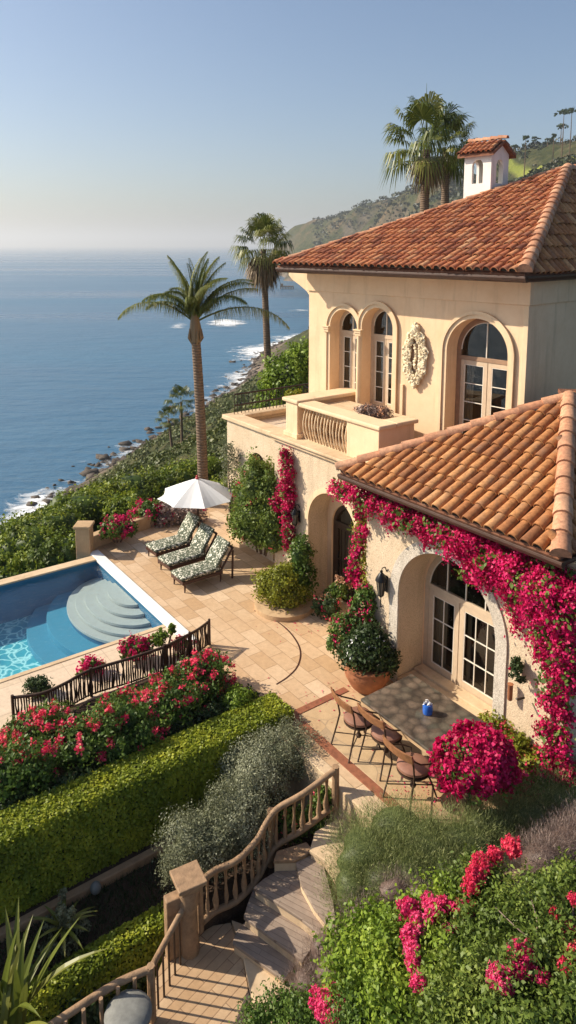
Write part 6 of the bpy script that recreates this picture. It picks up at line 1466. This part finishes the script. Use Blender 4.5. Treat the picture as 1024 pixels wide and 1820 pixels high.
# trees on the skyline of the right hand hill
def hill_tree(u, v, hpx, y, label, kind='round', seedn=1):
    g = np.random.default_rng(seedn); r_ = ray(u, v+hpx); tt_ = np.geomspace(60, 1500, 1500); Q_ = CAMP+r_*tt_[:, None]; hit_ = np.nonzero(ground(Q_[:, 0], Q_[:, 1]) > Q_[:, 2])[0]
    yy_ = Q_[hit_[0], 1] if len(hit_) else y
    yy_ = yy_ if len(hit_) else y
    tp_ = PY(u, v+(0 if kind == 'pine' else hpx*.3), yy_); hgt = hpx*yy_/FPX*(1 if kind == 'pine' else .7); x_, y_ = tp_[0], tp_[1]; gz_ = float(ground(np.array([x_]), np.array([y_]))[0]); zb = min(gz_-.3, tp_[2]-hgt*.7); t_ = thing('hill_tree', label, 'tree', (x_, y_, zb), 'trees on the skyline of the hill')
    s = MB(); s.tube([(x_, y_, zb), (x_+.1, y_, (zb+tp_[2])/2), tp_-[0, 0, .2*hgt]], [.28, .22, .12], 6); s.build('trunk', M['bark'], t_); cr_ = hgt*(.20 if kind == 'pine' else .27)
    L = [(tuple(tp_-[0, 0, cr_*.5]), (cr_, cr_, cr_*.5))]+[(tuple(tp_+np.r_[g.normal(size=2)*cr_*.8, -cr_*(.3+g.random()*(.8 if kind == 'pine' else 1.4))]), (cr_*.5, cr_*.5, cr_*.35)) for k in range(5)]
    p, o = lobes(L, 420, g=g, nper=8, rough=.4); leaves('crown', p, o, .42, M['leaf_dark'], t_, g=g)
for k, (u, v, h_, y, lab, kd) in enumerate([(1003, 195, 42, 340, 'tall thin umbrella shaped tree on the hilltop, leftmost of the pair', 'pine'), (1017, 192, 44, 345, 'tall thin umbrella shaped tree on the hilltop at the right edge', 'pine'), (998, 220, 34, 325, 'pale trunked tree standing on the mown slope of the hill', 'pine'),
    (935, 234, 26, 350, 'leftmost loose crowned tree on the skyline right of the chimney', 'round'), (952, 236, 24, 352, 'second loose crowned tree on the skyline right of the chimney', 'round'), (974, 240, 20, 350, 'low tree on the skyline between the loose crowned pair and hilltop', 'round'), (985, 232, 20, 348, 'small tree just left of the pale trunked hill tree', 'round'), (915, 252, 20, 360, 'low bushy tree close to the chimney on the skyline', 'round')]):
    hill_tree(u, v, h_, y, lab, kd, 50+k)
# pier far out on the water
c = P(506, 514, SEA); pr = thing('pier', 'distant dark wooden pier standing in the water of the bay', 'pier', c)
s = MB(); sc_ = np.linalg.norm(c-CAMP)/FPX
s.box(c+[-8*sc_, 0, 4*sc_], (24*sc_, 0, 0), (0, 8, 0), (0, 0, 1.5*sc_)); s.build('deck', M['bark'], pr)
for k in range(9): s = MB(); q = c+[(-7+2.8*k)*sc_, 2, -2]; s.tube([q, q+[0, 0, 4*sc_+2]], .5, 5); s.build('pile', M['bark'], pr)
s = MB(); s.box(c+[-7.5*sc_, 1, 5.5*sc_], (5*sc_, 0, 0), (0, 5, 0), (0, 0, 4*sc_)); s.build('pier_house', M['bark'], pr)

g = np.random.default_rng(88); n = 420
uu = np.r_[g.normal(size=200)*70+800, g.normal(size=120)*30+530, g.normal(size=100)*60+620]; vv = np.r_[g.normal(size=200)*35+1400, g.normal(size=120)*25+1080, g.normal(size=100)*30+1240]
pts = np.array([P(a, b_, .012) for a, b_ in zip(uu, vv)]); ok = (pts[:, :2]@N < 9.85) & (pts[:, :2]@N > 7.7); pts = pts[ok]
o = leaves('fallen_petals', pts, np.tile([0, 0, 1.], (len(pts), 1)), .016, M['bract_pink'], None, .8, .25); tag(o, 'pink petals fallen on the flagstones and paving below the bougainvillea', 'petals', kind='stuff')

# ------------------------------------------------------------------ HAZE
def haze():
    s = MB(); x0, x1, y0, y1 = -23000., 23000., -3500., 23000.
    s.box((x0, y0, SEA-1), (x1-x0, 0, 0), (0, y1-y0, 0), (0, 0, 190-SEA))
    m = bpy.data.materials.new('haze_air'); m.use_nodes = True; t = m.node_tree; t.nodes.clear(); o = t.nodes.new('ShaderNodeOutputMaterial'); v = t.nodes.new('ShaderNodeVolumePrincipled')
    v.inputs['Color'].default_value = (.92, .96, 1.0, 1); v.inputs['Density'].default_value = .00024; v.inputs['Anisotropy'].default_value = .35
    t.links.new(v.outputs[0], o.inputs['Volume']); tag(s.build('haze', m), 'pale blue sea haze veiling the distant hills and horizon', 'haze', kind='stuff')
haze()
